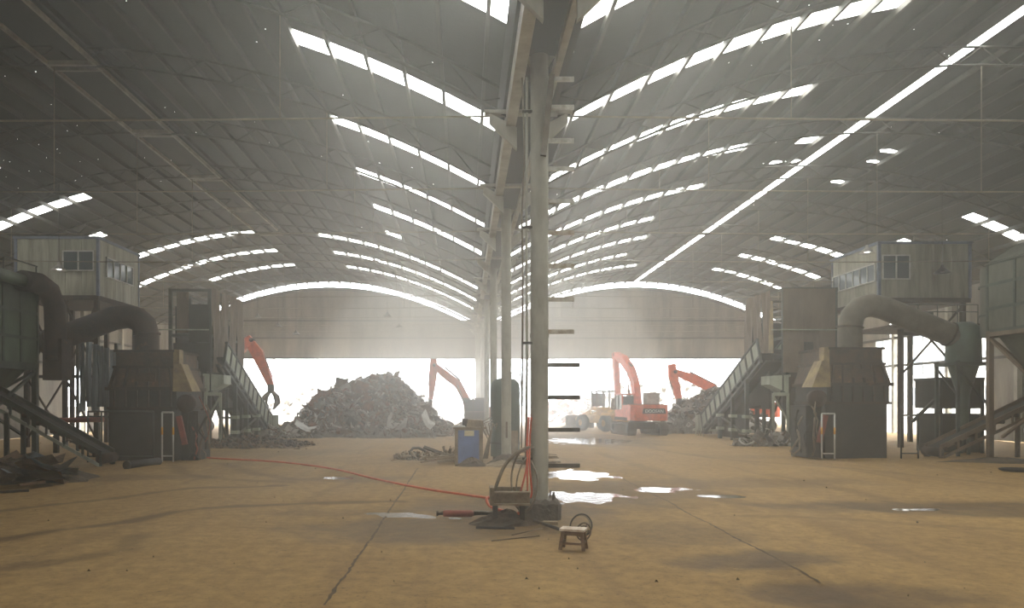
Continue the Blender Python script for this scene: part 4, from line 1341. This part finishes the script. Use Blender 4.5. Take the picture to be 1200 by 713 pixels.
MB().prism([(2.4, .1), (3.1, .08), (3.15, .14), (2.6, .3), (2.6, .9), (2.5, .95), (2.35, .5)], -1.1, 1.1, 'yz').build('bucket', M['track'], wl_)
MB().tube([(.3, -1.2, 1.35), (.3, -1.2, 1.9)], .05, 8).build('exhaust_pipe', M['dark'], wl_)

# ================================================================== scrap heaps
SCM = {
    'grey': material('grey_scrap_metal', (122, 114, 102), (80, 74, 66), 3, .65, .3, .2, 10),
    'brown': material('brown_scrap_metal', (124, 100, 76), (86, 70, 54), 3, .8, .2, .3, 10, c3=(130, 92, 62)),
    'dark': material('dark_scrap_metal', (76, 70, 64), (54, 50, 46), 3, .7, .3, .2, 10),
    'pale': M['tin'], 'tan': M['tan'],
    'rusty': material('orange_rust_scrap', (140, 88, 54), (96, 66, 46), 4, .85, .1, .2, 10),
}


def scrap_piece(kind, rr, size):
    mb = MB()
    if kind == 'bar':
        p = Vector((-size / 2, 0, 0)); pts = [p]
        for k in range(4):
            p = p + Vector((size / 4, rr.uniform(-.12, .12) * size, rr.uniform(-.12, .12) * size)); pts.append(p)
        mb.tube(pts, rr.uniform(.025, .055), 5)
    elif kind == 'beam':
        a = Vector((-size / 2, 0, 0)); b_ = Vector((size / 2, 0, 0)); w = rr.uniform(.07, .13)
        mb.bar(a, b_, w, w * .25); mb.bar(a + Vector((0, 0, w / 2)), b_ + Vector((0, 0, w / 2)), w * .25, w)
    elif kind == 'sheet':
        n = 4; cu = rr.uniform(.3, 1.4); v = []
        for i in range(n):
            for j in range(n):
                u = i / (n - 1) - .5; w = j / (n - 1) - .5
                v.append((u * size, w * size * .7, cu * u * u * size + rr.uniform(-.06, .06) * size))
        m_ = len(v); v += [(x, y, z - .02) for x, y, z in v]
        f = [(i * n + j, i * n + j + 1, (i + 1) * n + j + 1, (i + 1) * n + j) for i in range(n - 1) for j in range(n - 1)]
        f += [tuple(q + m_ for q in reversed(g)) for g in f]
        mb.add(v, f)
    elif kind == 'ring':
        mb.tube([(size * .35 * math.cos(a), size * .35 * math.sin(a), .05 * math.sin(2 * a)) for a in [2 * PI * k / 10 for k in range(10)]], .045, 5, closed=True)
    else:
        q = size * .3
        mb.hexa([(-q + rr.uniform(-.1, .1) * size, -q * .7, -q * .5), (q, -q * rr.uniform(.4, .9), -q * .5), (q * .9, q * .8, -q * .4), (-q, q * rr.uniform(.5, .9), -q * .5)],
                [(-q * rr.uniform(.5, .9), -q * .6, q * .5), (q * .8, -q * .5, q * rr.uniform(.2, .7)), (q * .7, q * .6, q * .6), (-q * .8, q * .7, q * .4)])
    return mb


KINDS_ = {'bar': 'bent bar', 'beam': 'steel angle', 'sheet': 'crumpled sheet', 'ring': 'bent hoop', 'chunk': 'lump of scrap'}


def height_left(u, v):   # u across -1..1, v along -1..1
    r = math.sqrt(u * u + v * v)
    return max(0, 1 - r ** 1.55) * (1 + .09 * math.sin(5 * u + 2 * v) + .06 * math.sin(11 * u - 6 * v))


def heap(name, label, piece_place, cx_, cy_, rx, ry, H, n_small, n_big, seed, mats, base='brown', hf=height_left, piece_scale=1.0):
    rr = random.Random(seed)
    mb = MB(); nu, nv = 40, 24; v = []
    for j in range(nv):
        for i in range(nu):
            u = -1.05 + 2.1 * i / (nu - 1); w = -1.05 + 2.1 * j / (nv - 1)
            v.append((cx_ + u * rx, cy_ + w * ry, H * hf(u, w) * .93 - .08 + rr.uniform(-.1, .1)))
    f = [(j * nu + i, j * nu + i + 1, (j + 1) * nu + i + 1, (j + 1) * nu + i) for j in range(nv - 1) for i in range(nu - 1)]
    core = mb.add(v, f)
    for k in range(n_small):
        while True:
            u, w = rr.uniform(-1, 1), rr.uniform(-1, .5)
            if u * u + w * w < 1: break
        p = scrap_piece(rr.choice(['bar', 'bar', 'beam', 'sheet', 'chunk', 'ring']), rr, rr.uniform(.25, .8) * piece_scale)
        R = Matrix.Translation((cx_ + u * rx, cy_ + w * ry, H * hf(u, w) + rr.uniform(-.05, .1))) @ Matrix.Rotation(rr.uniform(0, 6.28), 4, 'Z') @ Matrix.Rotation(rr.uniform(-1, 1), 4, 'Y') @ Matrix.Rotation(rr.uniform(0, 6.28), 4, 'X')
        core.add([R @ Vector(q) for q in p.v], p.f)
    ml = [SCM[m_] for m_ in mats]
    ob = bpy.data.objects.new(name, core.mesh(name, ml, fix=False))
    # random tint per loose piece
    me = ob.data; ids = np.zeros(len(me.polygons), np.int32)
    acc = len(f); q = acc; cur = 0; rs = np.random.RandomState(seed)
    # piece boundaries follow runs of connected vertex indices
    last = -1; m_i = 0
    for pi in range(acc, len(me.polygons)):
        mn = min(me.polygons[pi].vertices)
        if mn > last:
            m_i = rs.randint(len(ml))
        last = max(last, max(me.polygons[pi].vertices))
        ids[pi] = m_i
    me.polygons.foreach_set('material_index', ids)
    link(ob, None, kind='stuff', label=label, category='scrap heap')
    for k in range(n_big):
        while True:
            u, w = rr.uniform(-1, 1), rr.uniform(-1, .15)
            if u * u + w * w < .95: break
        kd = rr.choice(['bar', 'bar', 'beam', 'sheet', 'sheet', 'ring', 'chunk'])
        mt_ = rr.choice(mats)
        key = (kd, mt_, k % 3, name)
        if key not in MESHES:
            MESHES[key] = scrap_piece(kd, rr, 1.15 * piece_scale).mesh('scrap_' + kd, SCM[mt_], fix=False)
        nm = {'bar': 'bent_bar', 'beam': 'steel_angle', 'sheet': 'crumpled_sheet', 'ring': 'bent_hoop', 'chunk': 'scrap_lump'}[kd]
        sc = rr.uniform(.7, 1.35)
        shared(nm, MESHES[key], None, (cx_ + u * rx, cy_ + w * ry, H * hf(u, w) + .08), (rr.uniform(-1, 1), rr.uniform(-.8, .8), rr.uniform(0, 6.28)), (sc, sc, sc),
               label='%s %s lying on %s' % (mt_, KINDS_[kd], piece_place), category='scrap', group='%s %ss on %s' % (mt_, KINDS_[kd], piece_place))


MESHES = {}
def h_left(u, v):
    r = math.sqrt(u * u + v * v)
    pk = .5 / (1 + math.exp((abs(u + .1) - .62) * 8)) + .5 * max(0, 1 - abs(u + .05) ** 1.6)
    return max(0, 1 - r ** 2.2) ** .75 * pk * 1.1 * (1 + .07 * math.sin(6 * u + 2 * v) + .05 * math.sin(13 * u - 6 * v))
heap('scrap_heap', 'large brown-grey heap of mixed scrap metal before the open far end', 'the large scrap heap', WX(438, 43.5), 44.5, 5.9, 4.4, 3.05, 2400, 150, 21,
     ['grey', 'brown', 'dark', 'brown', 'grey', 'rusty', 'pale'], hf=h_left, piece_scale=.75)
heap('scrap_heap', 'smaller grey scrap heap between the orange excavator and the ribbed conveyor', 'the smaller scrap heap', WX(833, 47), 47.2, 3.6, 2.2, 2.6, 700, 60, 22,
     ['grey', 'brown', 'dark', 'pale', 'grey'], piece_scale=.7)
heap('scrap_heap', 'low strip of scrap along the foot of the ribbed conveyor by the large heap', 'the low scrap strip', WX(318, 40), 40.2, 2.6, .8, .4, 260, 14, 23, ['grey', 'brown', 'dark', 'pale'], piece_scale=.35)
heap('scrap_heap', 'low pile of broken scrap at the foot of the brown sheet-clad tower', 'the low pile by the brown tower', WX(893, 34.0), 32.9, 1.7, .6, .4, 320, 24, 24, ['grey', 'brown', 'pale', 'grey', 'dark'], piece_scale=.32)
heap('scrap_heap', 'low mound of dusty cuttings beside the blue cabinet', 'the mound beside the blue cabinet', WX(512, 25.5), 25.5, 1.5, .8, .15, 240, 26, 25, ['brown', 'tan', 'tan', 'dark'], piece_scale=.3)
heap('scrap_heap', 'flat mound of gravel and cuttings under the sheet-hung tower', 'the gravel mound by the sheet-hung tower', WX(290, 33), 33.0, 3.0, 1.6, .3, 500, 0, 26, ['brown', 'dark', 'grey'], piece_scale=.22)
M['yardred'] = material('faded_red_crate', (214, 120, 104), (196, 150, 140), 4, .7)
SCM['red'] = M['yardred']
heap('scrap_heap', 'sunlit pile of red and white crates and scrap outside the hall', 'the sunlit pile outside', WX(668, 72), 72, 4.0, 4.0, 2.3, 320, 40, 27, ['pale', 'red', 'pale', 'grey'], piece_scale=1.4)
heap('scrap_heap', 'bright far heap of scrap in the yard behind the large heap', 'the far yard heap', -14, 96, 14, 6, 4.6, 300, 0, 28, ['pale', 'pale', 'grey'], piece_scale=2)
heap('scrap_heap', 'bright far heap of scrap in the yard behind the wheel loader', 'the yard heap behind the loader', 26, 100, 15, 6, 4.8, 300, 0, 29, ['pale', 'pale', 'grey'], piece_scale=2)
# upright bits on the heap crest and a white panel at its foot
rr = random.Random(9)
for px, py, Y, h in ((388, 450, 43.5, .5), (433, 444, 43.5, .5), (480, 450, 43.5, .5), (455, 440, 43.5, .45)):
    b = (WX(px, Y), Y, WZ(py + 12, Y) - .3)
    pts = [Vector(b)]
    for k in range(4): pts.append(pts[-1] + Vector((rr.uniform(-.2, .25), 0, h / 3)))
    MB().tube(pts, .06, 6).build('bent_bar', SCM['dark'], None, label='dark twisted bar standing up from the crest of the large scrap heap', category='scrap', group='twisted bars on the heap crest')
sp = scrap_piece('sheet', random.Random(4), 1.1).mesh('white_panel', M['white'], fix=False)
shared('white_panel', sp, None, (WX(357, 40.2), 40.2, .55), (.3, .4, .2), label='white sheet panel at the near foot of the large scrap heap', category='sheet')
shared('white_panel', sp, None, (WX(500, 40.6), 40.6, .95), (.9, 1.0, .5), (.9, .9, .9), label='pale curved panel leaning on the heap slope towards the blue cabinet', category='sheet')

# ---- building beyond the loading side
bl = thing('yard_building', 'sunlit pale building with rows of windows beyond the loading side', 'building')
MB().box(52, 60, 62, 96, -.1, 12).build('facade', M['white'], bl)
MB().box(51.6, 60.4, 61.6, 96.4, 12, 12.5).build('cornice', M['tin'], bl)
for k in range(8):
    for z in (1.5, 5, 8.5):
        MB().box(51.9, 52.05, 64 + 4 * k, 65.8 + 4 * k, z, z + 2).build('window', M['glass'], bl)
# ================================================================== middle of the hall
tk = thing('air_tank', 'dark green upright air tank behind the second column', 'tank', (WX(592, 25.2), 25.2, 0))
MB().lathe([(.5, .12), (.5, 2.45), (.46, 2.62), (.34, 2.73), (.15, 2.78), (.01, 2.79)], n=26).build('shell', M['tank'], tk)
MB().lathe([(.515, .55), (.515, .6)], n=26).build('weld_band', M['frame'], tk)
MB().lathe([(.42, -.03), (.42, .14)], n=20).build('skirt', M['rust'], tk)
MB().tube([(.2, -.05, 2.77), (.2, -.05, 2.95), (.5, -.05, 2.95), (.56, -.05, 2.3), (.55, -.1, .4)], .025, 6).build('outlet_pipe', M['hose'], tk)
MB().box(.05, .4, -.53, -.44, .2, 1.0).build('access_plate', M['tan'], tk)

ct = thing('blue_cabinet', 'tan steel cabinet with a faded blue front beside the second column', 'cabinet', (WX(549.5, 23.1), 23.1, 0))
w = (WX(566, 23.1) - WX(533, 23.1)) / 2
MB().box(-w, w, 0, .7, -.03, 1.12).build('body', M['tan'], ct)
MB().box(-w + .1, w - .12, -.025, 0, .02, 1.08).build('blue_panel', M['blue'], ct)
MB().box(-.14, .16, -.04, -.02, .9, 1.07).build('notice', M['label'], ct)
MB().box(-w - .05, w + .12, -.08, .75, 1.12, 1.18).build('plank_top', M['tan'], ct)
for (nm, x, y, z0, dims, m_, lab) in (
        ('junk_box', .2, .25, 1.18, (.28, .2, .24), 'tan', 'dusty tan box lying on top of the blue-fronted cabinet'),
        ('junk_can', -.12, .2, 1.18, (.09, .09, .26), 'rust', 'small rusty can on top of the blue-fronted cabinet'),
        ('rag', -.5, .3, .9, (.2, .12, .06), 'white', 'white rag on debris beside the blue-fronted cabinet')):
    a = (ct.location.x + x, 23.1 + y)
    if nm == 'junk_can':
        MB().lathe([(.01, 0), (dims[0], 0), (dims[0], dims[2]), (.01, dims[2])], n=14).build(nm, M[m_], None, label=lab, category='can').location = (a[0], a[1], z0)
    else:
        n = 3; mb = MB()
        mb.hexa([(-dims[0], -dims[1], 0), (dims[0], -dims[1] * .9, 0), (dims[0] * .9, dims[1], 0), (-dims[0], dims[1], 0)],
                [(-dims[0] * .8, -dims[1] * .8, dims[2]), (dims[0] * .85, -dims[1] * .7, dims[2] * .8), (dims[0] * .7, dims[1] * .8, dims[2] * .95), (-dims[0] * .9, dims[1] * .9, dims[2] * .85)])
        mb.build(nm, M[m_], None, label=lab, category='box' if nm == 'junk_box' else 'rag').location = (a[0], a[1], z0 if nm != 'rag' else .78)
rg = next(o for o in bpy.data.objects if o.name == 'rag'); rg.location = (ct.location.x - .3, 23.3, 1.18)
rg['label'] = 'white rag on top of the blue-fronted cabinet'


def mound(name, label, cx_, cy_, rx, ry, h, mat, seed, cat='dirt'):
    rr = random.Random(seed); n, m_ = 18, 6; v = []
    for j in range(m_ + 1):
        for i in range(n):
            a = 2 * PI * i / n; q = 1 - j / m_
            v.append((cx_ + rx * q * math.cos(a) * (1 + rr.uniform(-.12, .12)), cy_ + ry * q * math.sin(a) * (1 + rr.uniform(-.12, .12)), -.05 + h * (1 - q ** 1.5) * rr.uniform(.85, 1.1)))
    f = [(j * n + i, j * n + (i + 1) % n, (j + 1) * n + (i + 1) % n, (j + 1) * n + i) for j in range(m_) for i in range(n)]
    return MB().add(v, f).build(name, mat, None, kind='stuff', label=label, category=cat)


mound('dirt_mound', 'dark heap of spoil against the foot of the blue cabinet', WX(553, 22.7), 22.65, .55, .4, .32, M['dirt'], 3)
mound('dirt_mound', 'brown spoil around the second column foot', WX(590, 22.9), 22.7, .85, .5, .22, M['tan'], 4)
mound('dirt_mound', 'dark spoil swept against the near column plinth', WX(594, 12.3), 12.3, .6, .3, .24, M['dirt'], 5)
rr = random.Random(31)
for k in range(26):
    px = rr.choice([rr.uniform(478, 532), rr.uniform(604, 640)]); Y = rr.uniform(22.3, 24.6)
    L_ = rr.uniform(.4, 1.3)
    o = MB().bar((-L_ / 2, 0, 0), (L_ / 2, 0, 0), rr.uniform(.04, .1), rr.uniform(.03, .06)).build('timber_offcut', M[rr.choice(['tan', 'wood', 'hose', 'tan'])], None,
        label='dusty timber offcut on the floor %s' % ('before the large heap beside the blue cabinet' if px < 560 else 'between the second column and the bright puddles'), category='timber', group='timber offcuts %s' % ('beside the blue cabinet' if px < 560 else 'past the second column'))
    o.location = (WX(px, Y), Y, .05 + rr.uniform(0, .22)); o.rotation_euler = (0, rr.uniform(-.15, .15), rr.uniform(-.6, .6))
br = thing('hung_brackets', 'twisted wire bundle leaning beside the blue cabinet', 'wire')
for k in range(5):
    x = WX(566 + k * 1.2, 23.4)
    MB().tube([(x, 23.0, .2), (x + .15, 22.95, .8 + .1 * k), (x - .1 + .1 * k, 23.0, 1.3), (x + .25, 23.05, 1.5 - .1 * k)], .018, 5).build('wire_strand', M['hose'], br)

# ================================================================== near column foot
def ground3(px, py, z=.0):
    g = ground(px, py); return (g[0], g[1], z)


def smooth_path(pts, k=6):
    pts = [Vector(p) for p in pts]; o = []
    P_ = [pts[0]] + pts + [pts[-1]]
    for i in range(1, len(P_) - 2):
        for q in range(k):
            t = q / k
            o.append(.5 * ((2 * P_[i]) + (-P_[i - 1] + P_[i + 1]) * t + (2 * P_[i - 1] - 5 * P_[i] + 4 * P_[i + 1] - P_[i + 2]) * t * t + (-P_[i - 1] + 3 * P_[i] - 3 * P_[i + 1] + P_[i + 2]) * t ** 3))
    o.append(pts[-1]); return o


hz_pts = [ground3(222, 536, .03), ground3(262, 539, .03), ground3(330, 543, .03), ground3(390, 551, .03), ground3(440, 563, .03), ground3(500, 575, .03), ground3(560, 584, .03),
          ground3(585, 588, .04), (WX(571, 13.6), 13.6, .22), (WX(574, 13.2), 13.2, .12), (WX(590, 12.9), 12.75, .1), (WX(607, 12.5), 12.21, .14)]
MB().tube(smooth_path(hz_pts), .026, 8).build('orange_hose', M['redhose'], None, label='long orange hose snaking across the floor to the near column', category='hose')
MB().tube([ground3(228, 537, .06), ground3(244, 537, .06)], .06, 10).build('hose_coupling', M['redhose'], None, label='thick orange hose coupling lying before the dark rusty hood', category='hose')
Y = 12.24
M['channel'] = material('dusty_channel_steel', (142, 126, 100), (104, 84, 62), 5, .75, .1)
tr = thing('steel_channel', 'rusty double steel channel resting against the near column plinth', 'steel channel')
xa, xb = WX(576, Y), WX(620, Y)
MB().box(xa, xb, Y - .1, Y - .04, .31, .49).build('channel_web', M['channel'], tr)
MB().box(xa, xb, Y - .2, Y - .04, .48, .51).build('channel_flange', M['channel'], tr)
MB().box(xa, xb, Y - .2, Y - .04, .29, .32).build('channel_flange', M['channel'], tr)
MB().box(xa - .03, xb - .1, Y + .12, Y + .18, .33, .56).build('rear_channel', M['channel'], tr)
for x in (xa + .06, xb - .12):
    MB().box(x - .04, x + .04, Y - .12, Y + .16, -.03, .29).build('block', M['rust'], tr)
MB().box(xa - .03, xa + .04, Y - .2, Y + .18, .29, .58).build('end_plate', M['channel'], tr)
hs = [
    ([(1.15, 12.62, 1.22), (.9, 12.36, 1.15), (.68, 12.31, .95), (.55, 12.28, .68), (.47, 12.28, .42)], .03, 'thick grey hose arching from the near column to the steel channel'),
    ([(1.12, 12.64, 1.12), (.9, 12.34, 1.12), (.78, 12.4, .75), (.82, 12.21, .3), (1.0, 12.20, .17), (1.12, 12.22, .3), (1.18, 12.4, .55)], .017, 'thin grey hose looping low beside the near column'),
    ([(1.1, 12.60, 1.05), (.98, 12.32, 1.0), (.86, 12.24, .7), (.86, 12.19, .35), (.98, 12.18, .2), (1.14, 12.20, .35), (1.2, 12.28, .7), (1.1, 12.36, 1.0)], .014, 'thin tan hose loop hanging beside the near column'),
]
for pts, r, lab in hs:
    MB().tube(smooth_path(pts), r, 7).build('grey_hose', M['hose'], None, label=lab, category='hose')
for k, (x0, x1, lab) in enumerate(((1.05, .93, 'outermost'), (1.06, 1.04, 'middle'), (1.1, 1.11, 'innermost'))):
    MB().tube(smooth_path([(x0 + .03, 12.62, 1.72), (x0 + .0, 12.58, 1.3), (x0 - .02, 12.36, .9), (x1, 12.31, .5), (x1 - .02, 12.30, .38)]), .017, 7).build('red_hose', M['redhose'], None,
        label='%s of three red hoses hanging down the near column' % lab, category='hose', group='red hoses on the near column')
MB().lathe([(.01, -.03), (.035, -.03), (.035, .03), (.01, .03)], (1.0, 12.3, .3), 10).build('valve', M['chrome'], None, label='small bright hose valve on the steel channel end', category='valve')

gc = thing('gas_cylinder', 'rusty red gas cylinder lying in the puddle', 'cylinder', ground3(536, 606, 0))
MB().lathe([(.01, -.25), (.055, -.24), (.06, -.18), (.06, .24), (.04, .28), (.01, .285)], (0, 0, .055), 14, 'x').build('shell', M['redsteel'], gc)
MB().lathe([(.025, -.33), (.025, -.24)], (0, 0, .055), 10, 'x').build('valve_neck', M['rust'], gc)
MB().lathe([(.045, -.36), (.045, -.33)], (0, 0, .055), 10, 'x').build('valve_wheel', M['rust'], gc)
for px0, py0, px1, py1, r, m_, lab, nm in (
        (558, 620, 603, 621, .022, 'dark', 'dark steel bar lying on the floor before the near column', 'steel_bar'),
        (576, 635, 632, 629, .01, 'rust2', 'thin rusty rod on the floor left of the wooden stool', 'steel_rod'),
        (600, 628, 636, 620, .009, 'rust2', 'thin rusty rod crossing towards the column plinth', 'steel_rod'),
        (626, 612, 657, 623, .025, 'dark', 'dark bar pointing from the plinth to the wooden stool', 'steel_bar'),
        (148, 550, 186, 545, .12, 'dark', 'short black pipe lying on the floor before the dark rusty hood', 'steel_pipe')):
    a, b_ = ground3(px0, py0, r * .9), ground3(px1, py1, r * .9)
    mb = MB(); mb.tube([a, b_], r, 14)
    if nm == 'steel_pipe': mb.tube([a, Vector(a) + (Vector(b_) - Vector(a)).normalized() * .06], r * 1.08, 14); 
    mb.build(nm, M[m_], None, label=lab, category='pipe' if nm == 'steel_pipe' else 'bar')
MB().hexa([(-.12, -.05, 0), (.12, -.05, 0), (.12, .05, 0), (-.12, .05, 0)], [(-.12, -.045, .05), (.11, -.05, .045), (.12, .05, .05), (-.11, .05, .055)]).build('wood_block', M['tan'], None,
    label='tan wood block on the floor beside the column plinth', category='wood').location = ground3(645, 615, 0)

st = thing('wooden_stool', 'small worn wooden stool with a pale top', 'stool', ground3(672, 643, 0), -.35)
MB().box(-.17, .17, -.12, .12, .245, .275).build('seat', M['woodtop'], st)
for sx in (-1, 1):
    for sy in (-1, 1):
        MB().bar((sx * .16, sy * .11, -.01), (sx * .125, sy * .085, .25), .042, .042, up=(0, 1, 0)).build('leg', M['wood'], st)
    MB().bar((sx * .145, -.1, .09), (sx * .145, .1, .09), .03).build('stretcher', M['wood'], st)
    MB().bar((-.13, sx * .09, .215), (.13, sx * .09, .215), .025, .055).build('apron', M['wood'], st)
MB().bar((-.15, -.1, .08), (.15, -.1, .08), .03).build('stretcher', M['wood'], st)

hp = thing('wire_hoop', 'large dark wire hoop standing behind the wooden stool', 'hoop', ground3(681, 629, 0), .15)
MB().tube([(.165 * math.cos(a), .02 * math.sin(2 * a), .165 + .165 * math.sin(a)) for a in [2 * PI * k / 28 for k in range(28)]], .011, 6, closed=True).build('outer_ring', M['dark'], hp)
MB().tube([(.15 * math.cos(a), .03 + .02 * math.sin(2 * a), .16 + .15 * math.sin(a)) for a in [2 * PI * k / 28 for k in range(28)]], .008, 6, closed=True).build('inner_ring', M['hose'], hp)
wh = thing('spoked_wheel', 'small spoked wheel leaning behind the wooden stool', 'wheel', ground3(684, 634, 0), .5)
MB().tube([(.125 * math.cos(a), 0, .13 + .125 * math.sin(a)) for a in [2 * PI * k / 26 for k in range(26)]], .013, 6, closed=True).build('rim', M['rust2'], wh)
MB().tube([(.08 * math.cos(a), 0, .13 + .08 * math.sin(a)) for a in [2 * PI * k / 20 for k in range(20)]], .006, 5, closed=True).build('inner_ring', M['dark'], wh)
for k in range(6):
    a = PI * k / 3
    MB().tube([(.02 * math.cos(a), 0, .13 + .02 * math.sin(a)), (.122 * math.cos(a), 0, .13 + .122 * math.sin(a))], .006, 5).build('spoke', M['dark'], wh)
MB().lathe([(.005, -.03), (.025, -.03), (.025, .03), (.005, .03)], (0, 0, .13), 10, 'y').build('hub', M['dark'], wh)

# ---- debris at the edge by the green dust collector
dbm = [SCM['dark'], M['galv'], SCM['brown'], M['tan']]
rr = random.Random(41)
for k in range(9):
    me = scrap_piece('sheet', rr, 1.1).mesh('torn_sheet', dbm[k % 3], fix=False)
    Y = rr.uniform(16.6, 20)
    shared('torn_sheet', me, None, (WX(rr.uniform(-10, 62), Y), Y, .1 + .28 * rr.random()), (rr.uniform(-.4, .4), rr.uniform(-.35, .35), rr.uniform(0, 6)), (1.1, 1.1, .6),
           label='%s torn sheet in the debris before the green dust collector' % ('dark', 'blue-grey', 'brown')[k % 3], category='sheet', group='%s torn sheets before the green dust collector' % ('dark', 'blue-grey', 'brown')[k % 3])
mound('dirt_mound', 'dark debris bank before the green dust collector', WX(8, 19), 19.2, 2.2, 1.6, .55, M['dirt'], 8)
for k, (a, b_, lab) in enumerate((((22, 575), (52, 571), 'orange-tan plank on the debris before the green dust collector'), ((0, 584), (34, 582), 'dark batten at the near edge of the debris bank'))):
    MB().bar(ground3(*a, .12), ground3(*b_, .12), .07, .05).build('plank', M['wood' if k == 0 else 'dark'], None, label=lab, category='plank')
mound('dirt_mound', 'low spoil bank under the rusty discharge conveyor', WX(1175, 24), 24.2, 2.2, .8, .2, M['dirt'], 12)
for (p, lab) in ((((1000, 533), (1012, 531)), 'dark stone chip before the brown-grey duct hood'), (((1190, 553), (1200, 560)), 'coil of dark cable at the edge by the tall dust collector')):
    g = ground(*p[0])
    if 'coil' in lab:
        MB().tube([(g[0] + (.3 + .05 * (k // 12)) * math.cos(k * PI / 6), g[1] + .3 * math.sin(k * PI / 6), .03 + .02 * (k // 12)) for k in range(37)], .03, 6).build('cable_coil', M['black'], None, label=lab, category='cable')
    else:
        scrap_piece('chunk', rr, .6).build('stone', M['dirt'], None, label=lab, category='stone').location = (g[0], g[1], .05)

# ---- loose grit
gm = MB(); rr = random.Random(55)
for k in range(120):
    Y = 6.2 + 30 * rr.random() ** 1.8; x = rr.uniform(-.62, .78) * Y
    s_ = rr.choice([.005, .008, .012, .018]) * (1 + Y / 40)
    v = [(x + rr.uniform(-1, 1) * s_, Y + rr.uniform(-1, 1) * s_, -.02), (x + s_ * 1.3, Y, -.02), (x, Y + s_ * 1.2, -.02), (x - s_, Y - s_ * .6, -.02), (x, Y, s_ * .5)]
    gm.add(v, [(0, 1, 4), (1, 2, 4), (2, 3, 4), (3, 0, 4)])
gm.build('grit', M['dirt'], None, kind='stuff', label='small dark stones and crumbs scattered over the dirt floor', category='grit')

# ================================================================== puddles
def water_material():
    m = bpy.data.materials.new('muddy_puddle_water')
    m.use_nodes = True
    nt = m.node_tree; b = nt.nodes['Principled BSDF']
    b.inputs['Base Color'].default_value = (*lin((96, 84, 68)), 1)
    b.inputs['Roughness'].default_value = .1
    b.inputs['IOR'].default_value = 1.33
    b.inputs['Specular IOR Level'].default_value = .8
    nz = nt.nodes.new('ShaderNodeTexNoise'); nz.inputs['Scale'].default_value = 5
    tc = nt.nodes.new('ShaderNodeTexCoord'); nt.links.new(tc.outputs['Object'], nz.inputs['Vector'])
    bp = nt.nodes.new('ShaderNodeBump'); bp.inputs['Strength'].default_value = .25; bp.inputs['Distance'].default_value = .02
    nt.links.new(nz.outputs['Fac'], bp.inputs['Height']); nt.links.new(bp.outputs[0], b.inputs['Normal'])
    return m


M['water'] = water_material()
for (px, py, rx, ry, lab) in PUDDLES:
    gx, gy = ground(px, py)
    n = 28
    v = [(gx + rx * 1.3 * math.cos(2 * PI * k / n), gy + ry * 1.3 * math.sin(2 * PI * k / n), PUDDLE_Z) for k in range(n)]
    MB().add(v, [tuple(range(n))]).build('puddle', M['water'], None, label=lab, category='puddle', group='puddles on the dirt floor')

# ================================================================== pendant lamps
def lamp(px, py, Y, lit, label, zt):
    x, z = WX(px, Y), WZ(py, Y)
    zt = roof_z(BAYS['left'] if x < 1.4 else BAYS['right'], x) - .02
    t = thing('pendant_lamp', label, 'lamp', (x, Y, z), 0, 'pendant lamps under the roof')
    MB().lathe([(.05, .34), (.07, .25), (.1, .2), (.3, .02), (.33, 0), (.3, .012), (.09, .19)], n=18).build('shade', M['tin'] if lit else M['dark'], t)
    MB().tube([(0, 0, .33), (0, 0, zt - z)], .012, 5).build('cord', M['dark'], t)
    MB().lathe([(.01, .02), (.1, .05), (.12, .1), (.06, .18)], n=12).build('bulb', M['bulb'] if lit else M['tin'], t)


lamp(69, 317, 31.2, True, 'lit pendant lamp in front of the stained cabin wall', 10.6)
lamp(223, 312, 36.0, True, 'lit pendant lamp between the stained cabin and the middle', 11.3)
lamp(1016, 297, 31.0, True, 'lit bulb lamp at the corner of the cabin beside the brown-grey duct', 11.2)
lamp(1104, 320, 30.8, False, 'dark pendant lamp hanging before the blank cabin wall', 10.6)
for k, (px, py, Y) in enumerate(((302, 373, 56), (326, 383, 58), (347, 392, 60), (454, 371, 56), (468, 384, 58))):
    lamp(px, py, Y, False, ('first', 'second', 'third', 'fourth', 'fifth')[k] + ' pale pendant lamp from the conveyor before the gable wall', 11)
# swagged black cable under the gable wall
MB().tube([(WX(318 + 57 * k / 10, 61.8), 61.8, 5.6 - .75 * math.sin(PI * k / 10)) for k in range(11)], .035, 5).build('swag_cable', M['black'], None, label='black cable sagging below the gable wall over the scrap heap', category='cable')
